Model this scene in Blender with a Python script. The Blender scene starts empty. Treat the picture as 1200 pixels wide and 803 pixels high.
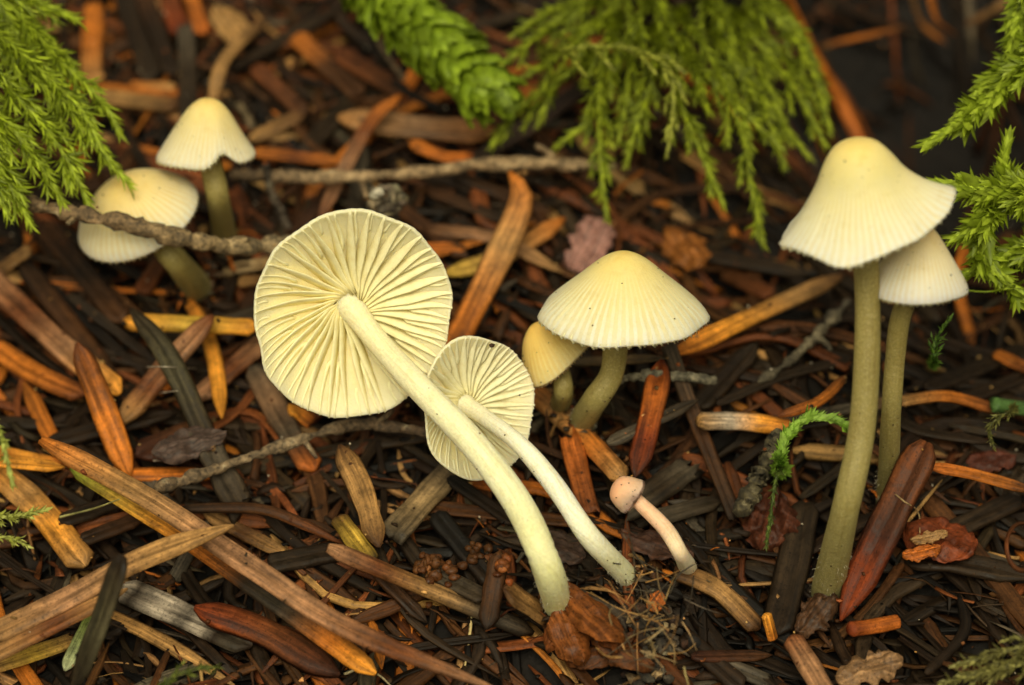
import bpy, math, random
import numpy as np
from mathutils import Vector, Matrix

random.seed(7)
rng = np.random.default_rng(7)
R_ = math.radians

# ------------------------------------------------------------------ units, camera, sky, sun, exposure
sc = bpy.context.scene
sc.unit_settings.system = 'METRIC'
sc.unit_settings.scale_length = 0.01          # one unit is one centimetre: a macro view eight centimetres wide
COL = sc.collection
PITCH = R_(22.0)
SLOPE = R_(25.0)
DIST = 30.0
PX = 8.0 / 1200.0
RIGHT = np.array([1.0, 0, 0])
UP = np.array([0, math.sin(PITCH), math.cos(PITCH)])
BACK = np.array([0, -math.cos(PITCH), math.sin(PITCH)])
CAM = BACK * DIST

cd = bpy.data.cameras.new('camera')
cam = bpy.data.objects.new('camera', cd)
COL.objects.link(cam)
cam.location = CAM
cam.rotation_euler = (math.pi / 2 - PITCH, 0, 0)
cd.sensor_width = 36.0
cd.lens = 36.0 * DIST / 8.0
cd.clip_start = 0.5
cd.clip_end = 5000.0
cd.dof.use_dof = True
cd.dof.focus_distance = DIST - 1.35
cd.dof.aperture_fstop = 0.215
cd.dof.aperture_blades = 8
sc.camera = cam

SUN_DIR = Vector((-0.04, -0.77, 0.64)).normalized()
w = bpy.data.worlds.new('World')
sc.world = w
w.use_nodes = True
nt = w.node_tree
nt.nodes.clear()
sky = nt.nodes.new('ShaderNodeTexSky')
sky.sky_type = 'NISHITA'
sky.sun_disc = False
sky.sun_elevation = math.asin(SUN_DIR.z)
sky.sun_rotation = math.atan2(SUN_DIR.x, SUN_DIR.y)
sky.dust_density = 4.0
hs = nt.nodes.new('ShaderNodeHueSaturation')
hs.inputs['Saturation'].default_value = 0.10       # cloud cover: a nearly white sky
tint = nt.nodes.new('ShaderNodeMix')
tint.data_type = 'RGBA'
tint.blend_type = 'MULTIPLY'
tint.inputs[0].default_value = 1.0
tint.inputs[7].default_value = (1.0, 0.92, 0.66, 1)   # daylight filtered by the canopy
bg = nt.nodes.new('ShaderNodeBackground')
bg.inputs['Strength'].default_value = 0.115
wo = nt.nodes.new('ShaderNodeOutputWorld')
nt.links.new(sky.outputs[0], hs.inputs['Color'])
nt.links.new(hs.outputs[0], tint.inputs[6])
nt.links.new(tint.outputs[2], bg.inputs['Color'])
nt.links.new(bg.outputs[0], wo.inputs['Surface'])

sd = bpy.data.lights.new('sun', 'SUN')
sd.energy = 1.5
sd.angle = R_(28)
sd.color = (1.0, 0.92, 0.68)
sun = bpy.data.objects.new('sun', sd)
COL.objects.link(sun)
sun.rotation_euler = SUN_DIR.to_track_quat('Z', 'Y').to_euler()

vs = sc.view_settings
vs.view_transform = 'Standard'
vs.look = 'None'
vs.gamma = 1.0
vs.use_curve_mapping = False
vs.exposure = 0.17
sc.cycles.use_denoising = True
sc.cycles.max_bounces = 8

# ------------------------------------------------------------------ frames
TT = np.array([0, math.cos(SLOPE), math.sin(SLOPE)])
NN = np.array([0, -math.sin(SLOPE), math.cos(SLOPE)])


def P(px, py, d):
    """point on the sight line of a photo pixel, d cm nearer than the middle of the place"""
    k = (DIST - d) / DIST * PX
    return RIGHT * ((px - 600) * k) + UP * ((401.5 - py) * k) + BACK * d


def G(px, py, h):
    """where that sight line meets the slope raised by h: coordinates along the slope"""
    q = P(px, py, 0.0)
    r = q - CAM
    t = (h - CAM @ NN) / (r @ NN)
    p = CAM + r * t
    return p[0], p @ TT


def W(a, b, h):
    return RIGHT * a + TT * b + NN * h


# ------------------------------------------------------------------ relief of the litter, as a height grid
A0, A1, B0, B1, DG = -10.0, 10.0, -8.0, 10.0, 0.025
NA, NB = int((A1 - A0) / DG) + 1, int((B1 - B0) / DG) + 1


def vnoise(a, b, f, seed):
    r = np.random.default_rng(seed).random((64, 64))
    x, y = a * f, b * f
    x0, y0 = np.floor(x).astype(int), np.floor(y).astype(int)
    fx, fy = x - x0, y - y0
    fx, fy = fx * fx * (3 - 2 * fx), fy * fy * (3 - 2 * fy)
    g = lambda i, j: r[i % 64, j % 64]
    return (g(x0, y0) * (1 - fx) + g(x0 + 1, y0) * fx) * (1 - fy) + (g(x0, y0 + 1) * (1 - fx) + g(x0 + 1, y0 + 1) * fx) * fy


HOLL = [(G(1110, 120, -1), 1.25, 1.3, 2.6), (G(1180, 330, 0), 0.9, 0.8, 0.6), (G(872, 690, 0), 0.3, 0.4, 0.35), (G(540, 775, 0), 0.8, 0.5, 0.35), (G(860, 250, 0), 1.0, 0.7, 0.6)]


def relief(a, b):
    h = -0.62 + 0.36 * (vnoise(a, b, 0.45, 1) - 0.5) + 0.22 * (vnoise(a, b, 1.3, 2) - 0.5) + 0.10 * (vnoise(a, b, 4.0, 3) - 0.5)
    for (c, sa, sb, dep) in HOLL:
        h = h - dep * np.exp(-((a - c[0]) / sa) ** 2 - ((b - c[1]) / sb) ** 2)
    return h


ga, gb = np.meshgrid(np.linspace(A0, A1, NA), np.linspace(B0, B1, NB), indexing='ij')
HM = relief(ga, gb)


def hget(a, b):
    i = np.clip(((np.asarray(a) - A0) / DG).round().astype(int), 0, NA - 1)
    j = np.clip(((np.asarray(b) - B0) / DG).round().astype(int), 0, NB - 1)
    return HM[i, j]


def resample(pts, n):
    """Catmull-Rom through pts, n even samples"""
    p = np.asarray(pts, float)
    if len(p) == 2:
        t = np.linspace(0, 1, n)[:, None]
        return p[0] * (1 - t) + p[1] * t
    q = np.vstack([2 * p[0] - p[1], p, 2 * p[-1] - p[-2]])
    out = []
    for i in range(1, len(q) - 2):
        for t in np.linspace(0, 1, 16, endpoint=False):
            a, b, c, d = q[i - 1], q[i], q[i + 1], q[i + 2]
            out.append(0.5 * ((2 * b) + (c - a) * t + (2 * a - 5 * b + 4 * c - d) * t * t + (3 * b - a - 3 * c + d) * t ** 3))
    out.append(p[-1])
    out = np.array(out)
    s = np.concatenate([[0], np.cumsum(np.linalg.norm(np.diff(out, axis=0), axis=1))])
    u = np.linspace(0, s[-1], n)
    return np.stack([np.interp(u, s, out[:, k]) for k in range(out.shape[1])], 1)


def settle(ab, wid, stiff):
    """lay a stick of width wid along ab on what is already there"""
    n = len(ab)
    t = np.gradient(ab, axis=0)
    t /= np.linalg.norm(t, axis=1)[:, None] + 1e-9
    side = np.stack([-t[:, 1], t[:, 0]], 1)
    g = np.max([hget(ab[:, 0] + side[:, 0] * o * wid, ab[:, 1] + side[:, 1] * o * wid) for o in (-.4, 0, .4)], axis=0)
    s = np.linspace(0, 1, n)
    hull = []
    for i in range(n):
        while len(hull) >= 2:
            i0, i1 = hull[-2], hull[-1]
            if (g[i1] - g[i0]) * (s[i] - s[i0]) <= (g[i] - g[i0]) * (s[i1] - s[i0]):
                hull.pop()
            else:
                break
        hull.append(i)
    for k in range(len(hull) - 1):
        if s[hull[k]] <= 0.5 <= s[hull[k + 1]]:
            i0, i1 = hull[k], hull[k + 1]
            break
    line = g[i0] + (g[i1] - g[i0]) * (s - s[i0]) / (s[i1] - s[i0])
    soft = np.polyval(np.polyfit(s, g, 2), s)
    return stiff * line + (1 - stiff) * soft


def stamp(ab, h, wid, thick):
    L = np.sum(np.linalg.norm(np.diff(ab, axis=0), axis=1))
    n = max(4, int(L / DG * 1.4))
    u = np.linspace(0, 1, len(ab))
    v = np.linspace(0, 1, n)
    a, b, hh = np.interp(v, u, ab[:, 0]), np.interp(v, u, ab[:, 1]), np.interp(v, u, h)
    ta, tb = np.gradient(a), np.gradient(b)
    l = np.hypot(ta, tb) + 1e-9
    for o in np.arange(-wid / 2, wid / 2 + 1e-6, DG * 0.8):
        i = np.clip(((a - tb / l * o - A0) / DG).round().astype(int), 0, NA - 1)
        j = np.clip(((b + ta / l * o - B0) / DG).round().astype(int), 0, NB - 1)
        np.maximum.at(HM, (i, j), hh + thick)


# ------------------------------------------------------------------ mesh helpers
def tagit(o, label=None, cat=None, group=None, kind=None):
    if label: o['label'] = label
    if cat: o['category'] = cat
    if group: o['group'] = group
    if kind: o['kind'] = kind
    return o


def build(name, V, F, mat, parent=None, col=None, nuv=None, smooth=True):
    me = bpy.data.meshes.new(name)
    me.from_pydata([tuple(v) for v in V], [], F)
    if smooth:
        me.polygons.foreach_set('use_smooth', [True] * len(me.polygons))
    if col is not None:
        c = np.ones((len(V), 4), np.float32)
        c[:, :3] = np.asarray(col, np.float32)
        at = me.attributes.new('Col', 'FLOAT_COLOR', 'POINT')
        at.data.foreach_set('color', c.ravel())
    if nuv is not None:
        at = me.attributes.new('nuv', 'FLOAT_VECTOR', 'POINT')
        at.data.foreach_set('vector', np.asarray(nuv, np.float32).ravel())
    me.materials.append(mat)
    me.update()
    o = bpy.data.objects.new(name, me)
    COL.objects.link(o)
    if parent is not None:
        o.parent = parent
    return o


def recenter(o):
    """origin at the object's own middle"""
    me = o.data
    n = len(me.vertices)
    v = np.empty(n * 3, np.float32)
    me.vertices.foreach_get('co', v)
    v = v.reshape(-1, 3)
    c = (v.min(0) + v.max(0)) / 2
    me.vertices.foreach_set('co', (v - c).ravel())
    me.update()
    o.location = c
    return o


def empty(name, loc=(0, 0, 0)):
    e = bpy.data.objects.new(name, None)
    e.empty_display_size = 0.1
    COL.objects.link(e)
    e.location = loc
    return e


def adopt(child, parent):
    """parent while keeping the place (parent is an Empty that is only moved)"""
    child.parent = parent
    child.matrix_parent_inverse = Matrix.Translation(-Vector(parent.location))


def sweep(ctr, up, wid, thk, sec, roll=None):
    """loft the closed section sec along ctr; widths and thicknesses per ring"""
    n, m = len(ctr), len(sec)
    t = np.gradient(ctr, axis=0)
    t /= np.linalg.norm(t, axis=1)[:, None] + 1e-12
    up = np.broadcast_to(up, (n, 3))
    side = np.cross(t, up)
    side /= np.linalg.norm(side, axis=1)[:, None] + 1e-12
    nup = np.cross(side, t)
    if roll is not None:
        c, s_ = np.cos(roll)[:, None], np.sin(roll)[:, None]
        side, nup = side * c + nup * s_, nup * c - side * s_
    V = ctr[:, None, :] + side[:, None, :] * (sec[None, :, 0:1] * wid[:, None, None]) + nup[:, None, :] * (sec[None, :, 1:2] * thk[:, None, None])
    V = V.reshape(-1, 3)
    F = []
    for i in range(n - 1):
        for k in range(m):
            k2 = (k + 1) % m
            F.append((i * m + k, i * m + k2, (i + 1) * m + k2, (i + 1) * m + k))
    F.append(tuple(range(m - 1, -1, -1)))
    F.append(tuple((n - 1) * m + k for k in range(m)))
    return V, F


SEC_HI = np.array([(-1, 0), (-.82, .75), (-.45, 1), (-.12, .62), (.12, .62), (.45, 1), (.82, .75), (1, 0), (.7, -.8), (.3, -.55), (-.3, -.55), (-.7, -.8)])
SEC_FLAT = np.array([(-1, .2), (-.8, .75), (-.4, .75), (-.06, .35), (.06, .35), (.4, .8), (.8, .7), (1, .1), (.6, -.5), (0, -.35), (-.6, -.5)])
SEC_CURL = np.array([(-1, -.6), (-.95, .3), (-.5, 1), (0, .75), (.5, 1), (.95, .3), (1, -.6), (.75, -.2), (0, .1), (-.75, -.2)])
SEC_LO = np.array([(-1, 0), (-.6, .9), (0, .5), (.6, .9), (1, 0), (.55, -.7), (-.55, -.7)])
SEC_RND = np.array([(math.cos(a), math.sin(a)) for a in np.linspace(0, 2 * math.pi, 10, endpoint=False)])


def taper(s, kind):
    if kind == 'needle':     # short stalk, blunt tip
        return np.clip(np.minimum((s / .16 + .18) ** .8, ((1 - s) / .09 + .02) ** .5), .06, 1)
    if kind == 'point':
        return np.clip(np.minimum((s / .10 + .25) ** .7, ((1 - s) / .24 + .02) ** .7), .05, 1)
    if kind == 'blunt':
        return np.clip(np.minimum((s / .05 + .25) ** .5, ((1 - s) / .05 + .04) ** .5), .1, 1)
    if kind == 'both':
        return np.clip(np.minimum((s / .15 + .05) ** .6, ((1 - s) / .17 + .04) ** .65), .05, 1)
    return np.ones_like(s)   # broken ends


# ------------------------------------------------------------------ materials
def mat_new(name):
    m = bpy.data.materials.new(name)
    m.use_nodes = True
    n = m.node_tree
    return m, n, n.nodes['Principled BSDF']


def node(n, t, **kw):
    x = n.nodes.new(t)
    for k, v in kw.items():
        if k in x.bl_rna.properties.keys():
            setattr(x, k, v)
        else:
            x.inputs[k.replace('_', ' ')].default_value = v
    return x


def link(n, a, b):
    n.links.new(a, b)


def scaled(n, vec, sx, sy, sz):
    mp = node(n, 'ShaderNodeMapping')
    mp.inputs['Scale'].default_value = (sx, sy, sz)
    link(n, vec, mp.inputs['Vector'])
    return mp.outputs[0]


def ramp(n, fac, stops):
    r = node(n, 'ShaderNodeValToRGB')
    e = r.color_ramp.elements
    while len(e) < len(stops):
        e.new(0.5)
    for k, (p, c) in enumerate(stops):
        e[k].position = p
        e[k].color = (c, c, c, 1) if not hasattr(c, '__len__') else tuple(c) + (1,)
    link(n, fac, r.inputs[0])
    return r.outputs[0]


def mix(n, blend, fac, a, b):
    x = node(n, 'ShaderNodeMix', data_type='RGBA', blend_type=blend)
    for s, v in ((x.inputs[0], fac), (x.inputs[6], a), (x.inputs[7], b)):
        if hasattr(v, 'links'):
            link(n, v, s)
        else:
            s.default_value = v if not hasattr(v, '__len__') else tuple(v) + (1,)
    return x.outputs[2]


def litter_material(name, speck=0.55, rough=(0.40, 0.80), trans=0.0, streak=1.0):
    """dead plant matter: own colour from the mesh, streaks along its length, mottling, specks"""
    m, n, b = mat_new(name)
    c = node(n, 'ShaderNodeAttribute', attribute_name='Col').outputs['Color']
    uv = node(n, 'ShaderNodeAttribute', attribute_name='nuv').outputs['Vector']
    geo = node(n, 'ShaderNodeNewGeometry').outputs['Position']
    st = node(n, 'ShaderNodeTexNoise', Scale=1.0, Detail=5.0, Roughness=0.65)
    link(n, scaled(n, uv, 1.3, 5.5, 7.0), st.inputs['Vector'])
    mo = node(n, 'ShaderNodeTexNoise', Scale=9.0, Detail=5.0, Roughness=0.7)
    link(n, geo, mo.inputs['Vector'])
    fi = node(n, 'ShaderNodeTexNoise', Scale=46.0, Detail=3.0, Roughness=0.6)
    link(n, geo, fi.inputs['Vector'])
    a = mix(n, 'MULTIPLY', streak, c, ramp(n, st.outputs[0], [(0.25, .22), (0.5, .95), (0.72, 1.9)]))
    a = mix(n, 'MULTIPLY', .85, a, ramp(n, mo.outputs[0], [(0.3, .42), (0.52, 1.0), (0.72, 1.45)]))
    a = mix(n, 'MULTIPLY', speck, a, ramp(n, fi.outputs[0], [(0.34, .16), (0.44, 1.0), (0.62, 1.0), (0.74, 1.6)]))
    # pale mould in small patches
    mu = node(n, 'ShaderNodeTexNoise', Scale=5.0, Detail=8.0, Roughness=0.8)
    link(n, geo, mu.inputs['Vector'])
    a = mix(n, 'MIX', ramp(n, mu.outputs[0], [(0.66, 0.0), (0.80, .22)]), a, (0.20, .16, .10))
    link(n, a, b.inputs['Base Color'])
    link(n, ramp(n, mo.outputs[0], [(0.3, rough[0]), (0.7, rough[1])]), b.inputs['Roughness'])
    b.inputs['Specular IOR Level'].default_value = 0.2
    bp = node(n, 'ShaderNodeBump', Strength=0.55, Distance=0.02)
    h = mix(n, 'MULTIPLY', .7, st.outputs[0], fi.outputs[0])
    link(n, h, bp.inputs['Height'])
    link(n, bp.outputs[0], b.inputs['Normal'])
    if trans:
        b.inputs['Subsurface Weight'].default_value = trans
        b.inputs['Subsurface Radius'].default_value = (0.10, 0.04, 0.015)
        b.inputs['Subsurface Scale'].default_value = 1.0
    return m


M_NEEDLE = litter_material('needle_litter')
M_SCALE = litter_material('amber_scale', speck=.7, rough=(.32, .7), trans=.1, streak=1.0)


def bark_material():
    m, n, b = mat_new('lichen_bark')
    geo = node(n, 'ShaderNodeNewGeometry').outputs['Position']
    c = node(n, 'ShaderNodeAttribute', attribute_name='Col').outputs['Color']
    a = node(n, 'ShaderNodeTexNoise', Scale=7.0, Detail=8.0, Roughness=0.75)
    link(n, geo, a.inputs['Vector'])
    v = node(n, 'ShaderNodeTexVoronoi', Scale=15.0)
    link(n, geo, v.inputs['Vector'])
    f = node(n, 'ShaderNodeTexNoise', Scale=30.0, Detail=4.0)
    link(n, geo, f.inputs['Vector'])
    k = mix(n, 'MULTIPLY', 1.0, c, ramp(n, a.outputs[0], [(.3, .12), (.5, .6), (.7, 1.4)]))
    k = mix(n, 'MULTIPLY', .8, k, ramp(n, f.outputs[0], [(.35, .3), (.5, 1), (.7, 1.5)]))
    k = mix(n, 'MIX', ramp(n, a.outputs[0], [(.57, 0), (.68, .75)]), k, (.34, .29, .18))
    link(n, k, b.inputs['Base Color'])
    b.inputs['Roughness'].default_value = .8
    bp = node(n, 'ShaderNodeBump', Strength=.9, Distance=.04)
    link(n, mix(n, 'MIX', .5, a.outputs[0], v.outputs[0]), bp.inputs['Height'])
    link(n, bp.outputs[0], b.inputs['Normal'])
    return m


M_BARK = bark_material()


def soil_material():
    m, n, b = mat_new('dark_humus')
    geo = node(n, 'ShaderNodeNewGeometry').outputs['Position']
    a = node(n, 'ShaderNodeTexNoise', Scale=5.0, Detail=9.0, Roughness=.8)
    link(n, geo, a.inputs['Vector'])
    v = node(n, 'ShaderNodeTexVoronoi', Scale=11.0)
    link(n, geo, v.inputs['Vector'])
    link(n, ramp(n, a.outputs[0], [(.3, (.003, .002, .0014)), (.55, (.009, .0055, .003)), (.75, (.026, .015, .0075))]), b.inputs['Base Color'])
    b.inputs['Roughness'].default_value = .85
    bp = node(n, 'ShaderNodeBump', Strength=1.0, Distance=.12)
    link(n, mix(n, 'MIX', .5, a.outputs[0], v.outputs[0]), bp.inputs['Height'])
    link(n, bp.outputs[0], b.inputs['Normal'])
    return m


M_SOIL = soil_material()


def flesh_material(name, stops, sss=.75, rough=.5, grain=.12, gscale=60.0, stria=0, fibre=False):
    """mushroom flesh: nuv.x runs from the middle to the edge (or from top to foot)"""
    m, n, b = mat_new(name)
    uv = node(n, 'ShaderNodeAttribute', attribute_name='nuv').outputs['Vector']
    geo = node(n, 'ShaderNodeNewGeometry').outputs['Position']
    sx = node(n, 'ShaderNodeSeparateXYZ')
    link(n, uv, sx.inputs[0])
    nz = node(n, 'ShaderNodeTexNoise', Scale=4.0, Detail=4.0, Roughness=.6)
    link(n, geo, nz.inputs['Vector'])
    fi = node(n, 'ShaderNodeTexNoise', Scale=gscale, Detail=3.0, Roughness=.6)
    link(n, geo, fi.inputs['Vector'])
    ad = node(n, 'ShaderNodeMath', operation='MULTIPLY_ADD')
    link(n, nz.outputs[0], ad.inputs[0])
    ad.inputs[1].default_value = .34
    link(n, sx.outputs[0], ad.inputs[2])
    sb = node(n, 'ShaderNodeMath', operation='SUBTRACT')
    link(n, ad.outputs[0], sb.inputs[0])
    sb.inputs[1].default_value = .17
    c = ramp(n, sb.outputs[0], stops)
    c = mix(n, 'MULTIPLY', grain, c, ramp(n, fi.outputs[0], [(.3, .72), (.55, 1), (.7, 1.12)]))
    if stria:
        sn = node(n, 'ShaderNodeMath', operation='SINE')
        mu = node(n, 'ShaderNodeMath', operation='MULTIPLY')
        jt = node(n, 'ShaderNodeMath', operation='MULTIPLY_ADD')
        link(n, nz.outputs[0], jt.inputs[0])
        jt.inputs[1].default_value = .10
        link(n, sx.outputs[1], jt.inputs[2])
        link(n, jt.outputs[0], mu.inputs[0])
        mu.inputs[1].default_value = float(stria)
        link(n, mu.outputs[0], sn.inputs[0])
        rr = ramp(n, nz.outputs[0], [(.3, .2), (.7, .75)])
        rr = mix(n, 'MULTIPLY', 1.0, rr, ramp(n, sx.outputs[0], [(.25, 0.0), (.6, 1.0), (1.0, 1.0)]))
        c = mix(n, 'MULTIPLY', rr, c, ramp(n, sn.outputs[0], [(.0, (.93, .80, .52)), (.5, 1.0), (1, 1.0)]))
    sp = node(n, 'ShaderNodeTexNoise', Scale=11.0, Detail=2.0)
    link(n, geo, sp.inputs['Vector'])
    c = mix(n, 'MULTIPLY', .3, c, ramp(n, sp.outputs[0], [(.25, (.80, .72, .52)), (.45, 1.0), (.75, 1.05)]))
    if fibre:
        fb = node(n, 'ShaderNodeTexNoise', Scale=1.0, Detail=4.0, Roughness=.7)
        link(n, scaled(n, uv, 5.0, 22.0, 1.0), fb.inputs['Vector'])
        c = mix(n, 'MULTIPLY', .7, c, ramp(n, fb.outputs[0], [(.3, (.72, .66, .52)), (.5, 1.0), (.7, 1.08)]))
        fr = node(n, 'ShaderNodeTexNoise', Scale=75.0, Detail=2.0)
        link(n, geo, fr.inputs['Vector'])
        c = mix(n, 'MIX', ramp(n, fr.outputs[0], [(.52, 0), (.70, .28)]), c, (.60, .52, .26))
    link(n, c, b.inputs['Base Color'])
    b.inputs['Subsurface Weight'].default_value = sss
    b.inputs['Subsurface Radius'].default_value = (.13, .115, .075)
    b.inputs['Subsurface Scale'].default_value = .7
    b.inputs['Roughness'].default_value = rough
    b.inputs['Specular IOR Level'].default_value = .3
    bp = node(n, 'ShaderNodeBump', Strength=.7 if fibre else .35, Distance=.015)
    link(n, fi.outputs[0], bp.inputs['Height'])
    link(n, bp.outputs[0], b.inputs['Normal'])
    return m


def gill_material(name, stops):
    """thin blades that let light through"""
    m, n, b = mat_new(name)
    uv = node(n, 'ShaderNodeAttribute', attribute_name='nuv').outputs['Vector']
    geo = node(n, 'ShaderNodeNewGeometry').outputs['Position']
    sx = node(n, 'ShaderNodeSeparateXYZ')
    link(n, uv, sx.inputs[0])
    fi = node(n, 'ShaderNodeTexNoise', Scale=14.0, Detail=4.0, Roughness=.6)
    link(n, geo, fi.inputs['Vector'])
    c = mix(n, 'MULTIPLY', .6, ramp(n, sx.outputs[0], stops), ramp(n, fi.outputs[0], [(.3, (.86, .80, .66)), (.55, 1.0)]))
    link(n, c, b.inputs['Base Color'])
    b.inputs['Roughness'].default_value = .6
    b.inputs['Specular IOR Level'].default_value = .2
    tr = node(n, 'ShaderNodeBsdfTranslucent')
    link(n, c, tr.inputs['Color'])
    ms = node(n, 'ShaderNodeMixShader')
    ms.inputs[0].default_value = .14
    link(n, b.outputs[0], ms.inputs[1])
    link(n, tr.outputs[0], ms.inputs[2])
    link(n, ms.outputs[0], n.nodes['Material Output'].inputs['Surface'])
    return m


def moss_material(name, trans=.35):
    m, n, b = mat_new(name)
    c = node(n, 'ShaderNodeAttribute', attribute_name='Col').outputs['Color']
    geo = node(n, 'ShaderNodeNewGeometry').outputs['Position']
    fi = node(n, 'ShaderNodeTexNoise', Scale=16.0, Detail=3.0)
    link(n, geo, fi.inputs['Vector'])
    c = mix(n, 'MULTIPLY', .7, c, ramp(n, fi.outputs[0], [(.3, .55), (.5, 1), (.7, 1.35)]))
    link(n, c, b.inputs['Base Color'])
    b.inputs['Roughness'].default_value = .5
    b.inputs['Specular IOR Level'].default_value = .35
    tr = node(n, 'ShaderNodeBsdfTranslucent')
    link(n, c, tr.inputs['Color'])
    ms = node(n, 'ShaderNodeMixShader')
    ms.inputs[0].default_value = trans
    link(n, b.outputs[0], ms.inputs[1])
    link(n, tr.outputs[0], ms.inputs[2])
    link(n, ms.outputs[0], n.nodes['Material Output'].inputs['Surface'])
    return m


M_MOSS = moss_material('moss_leaf')

# ------------------------------------------------------------------ the ground: one sheet, fine in the middle, running far out
def ground():
    core = np.linspace(-9.5, 9.5, 191)
    out = np.array([10.5, 13, 18, 28, 50, 100, 250, 700, 2000])
    xs = np.concatenate([-out[::-1], core, out])
    ys = np.concatenate([-out[::-1], np.linspace(-7.5, 9.5, 171), out])
    a, b = np.meshgrid(xs, ys, indexing='ij')
    h = relief(np.clip(a, -60, 60), np.clip(b, -60, 60)) - 0.05
    far = np.clip((np.hypot(a, b) - 12) / 60, 0, 1)
    h = h * (1 - far)
    x, y, z = a, b * TT[1] + h * NN[1], b * TT[2] + h * NN[2]
    # the bank levels out away from the place
    z = np.where(b > 40, 40 * TT[2] + (b - 40) * .02, np.where(b < -25, -25 * TT[2] + (b + 25) * .02, z))
    V = np.stack([x, y, z], -1).reshape(-1, 3)
    nx, ny = len(xs), len(ys)
    F = [(i * ny + j, (i + 1) * ny + j, (i + 1) * ny + j + 1, i * ny + j + 1) for i in range(nx - 1) for j in range(ny - 1)]
    o = build('forest_floor', V, F, M_SOIL)
    tagit(o, 'dark humus of the forest floor under the needle litter', 'ground', kind='structure')


ground()

# ------------------------------------------------------------------ colours of dead needles
C = dict(
    blk=(.005, .0034, .0021), dk=(.0160, .0083, .0034), dg=(.0235, .0142, .0068), brn=(.056, .0215, .0062), rbr=(.115, .034, .0090),
    tan=(.31, .165, .055), org=(.40, .120, .014), yor=(.62, .25, .028), red=(.15, .027, .006), pnk=(.29, .145, .068),
    gry=(.066, .051, .033), bei=(.28, .185, .085), grn=(.22, .29, .03), yel=(.46, .29, .04), pal=(.36, .25, .125), ora=(.38, .10, .014),
    gre=(.07, .14, .035), dre=(.04, .012, .005), wht=(.40, .33, .25), olv=(.05, .042, .02))


def jitter(c, amt=.18):
    c = np.array(c) * math.exp(random.gauss(0, amt))
    return c * np.array([1 + random.gauss(0, .05), 1, 1 + random.gauss(0, .08)])


def colours(cols, s, m):
    """colours along the length, repeated for the ring"""
    cs = np.array([C[k] if isinstance(k, str) else k for k in cols])
    x = np.linspace(0, 1, len(cs)) if len(cs) > 1 else np.array([0.])
    c = np.stack([np.interp(s, x, cs[:, k]) for k in range(3)], 1)
    return np.repeat(c, m, axis=0)


def stick(ab, h, wid, thick, cols, tap='needle', sec=SEC_HI, wob=.05, roll=0.0, twist=0.0):
    n, m = len(ab), len(sec)
    s = np.linspace(0, 1, n)
    ctr = RIGHT * ab[:, 0:1] + TT * ab[:, 1:2] + NN * (h + thick * .5)[:, None]
    nz = 1 + wob * np.interp(s, np.linspace(0, 1, 7), rng.normal(0, 1, 7))
    tp = taper(s, tap)
    wd = wid / 2 * tp * nz
    tk = thick / 2 * np.sqrt(tp) * (1 + wob * rng.normal(0, .6, n))
    V, F = sweep(ctr, NN, wd, tk, sec, roll + twist * s)
    L = np.sum(np.linalg.norm(np.diff(ctr, axis=0), axis=1))
    if tap == 'none':      # torn ends
        for r0, d in ((0, ctr[0] - ctr[1]), ((n - 1) * m, ctr[-1] - ctr[-2])):
            d = d / (np.linalg.norm(d) + 1e-9)
            V[r0:r0 + m] += d * (rng.normal(0, .16, (m, 1)) * wid + sec[:, 0:1] * wid * random.gauss(0, .25))
    nuv = np.stack([np.repeat(s * L, m), np.tile(sec[:, 0], n) * .5, np.full(n * m, random.random() * 9)], 1)
    return V, F, colours(cols, s, m), nuv


# ------------------------------------------------------------------ loose needle litter: thousands below, the topmost singly
def random_needle(a, b, cls, L=None, wid=None):
    ang = random.uniform(0, 2 * math.pi)
    if random.random() < .5:
        ang = random.gauss(R_(-38), R_(28))
    L = L or random.uniform(.9, 2.3)
    wid = wid or random.choice([.05, .06, .08, .10, .12, .14]) * random.uniform(.85, 1.15)
    bow = random.gauss(0, .11) * L
    d = np.array([math.cos(ang), math.sin(ang)])
    e = np.array([-d[1], d[0]])
    c = np.array([a, b])
    return resample([c - d * L / 2, c + e * bow, c + d * L / 2], 8), wid


KINDS = ['dk', 'dg', 'brn', 'blk', 'rbr', 'gry', 'tan', 'org']


def in_frame(a, b):
    p = W(a, b, 0) - CAM
    z = -(p @ BACK)
    x, y = p @ RIGHT / z * DIST / PX, p @ UP / z * DIST / PX
    return abs(x) < 600 and abs(y) < 402


def painted_shade(a, b):
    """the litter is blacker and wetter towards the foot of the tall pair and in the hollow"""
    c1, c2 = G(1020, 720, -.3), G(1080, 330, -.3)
    return .95 * math.exp(-((a - c1[0]) / 2.0) ** 2 - ((b - c1[1]) / 1.6) ** 2) + .8 * math.exp(-((a - c2[0]) / 1.4) ** 2 - ((b - c2[1]) / 1.4) ** 2)


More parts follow.
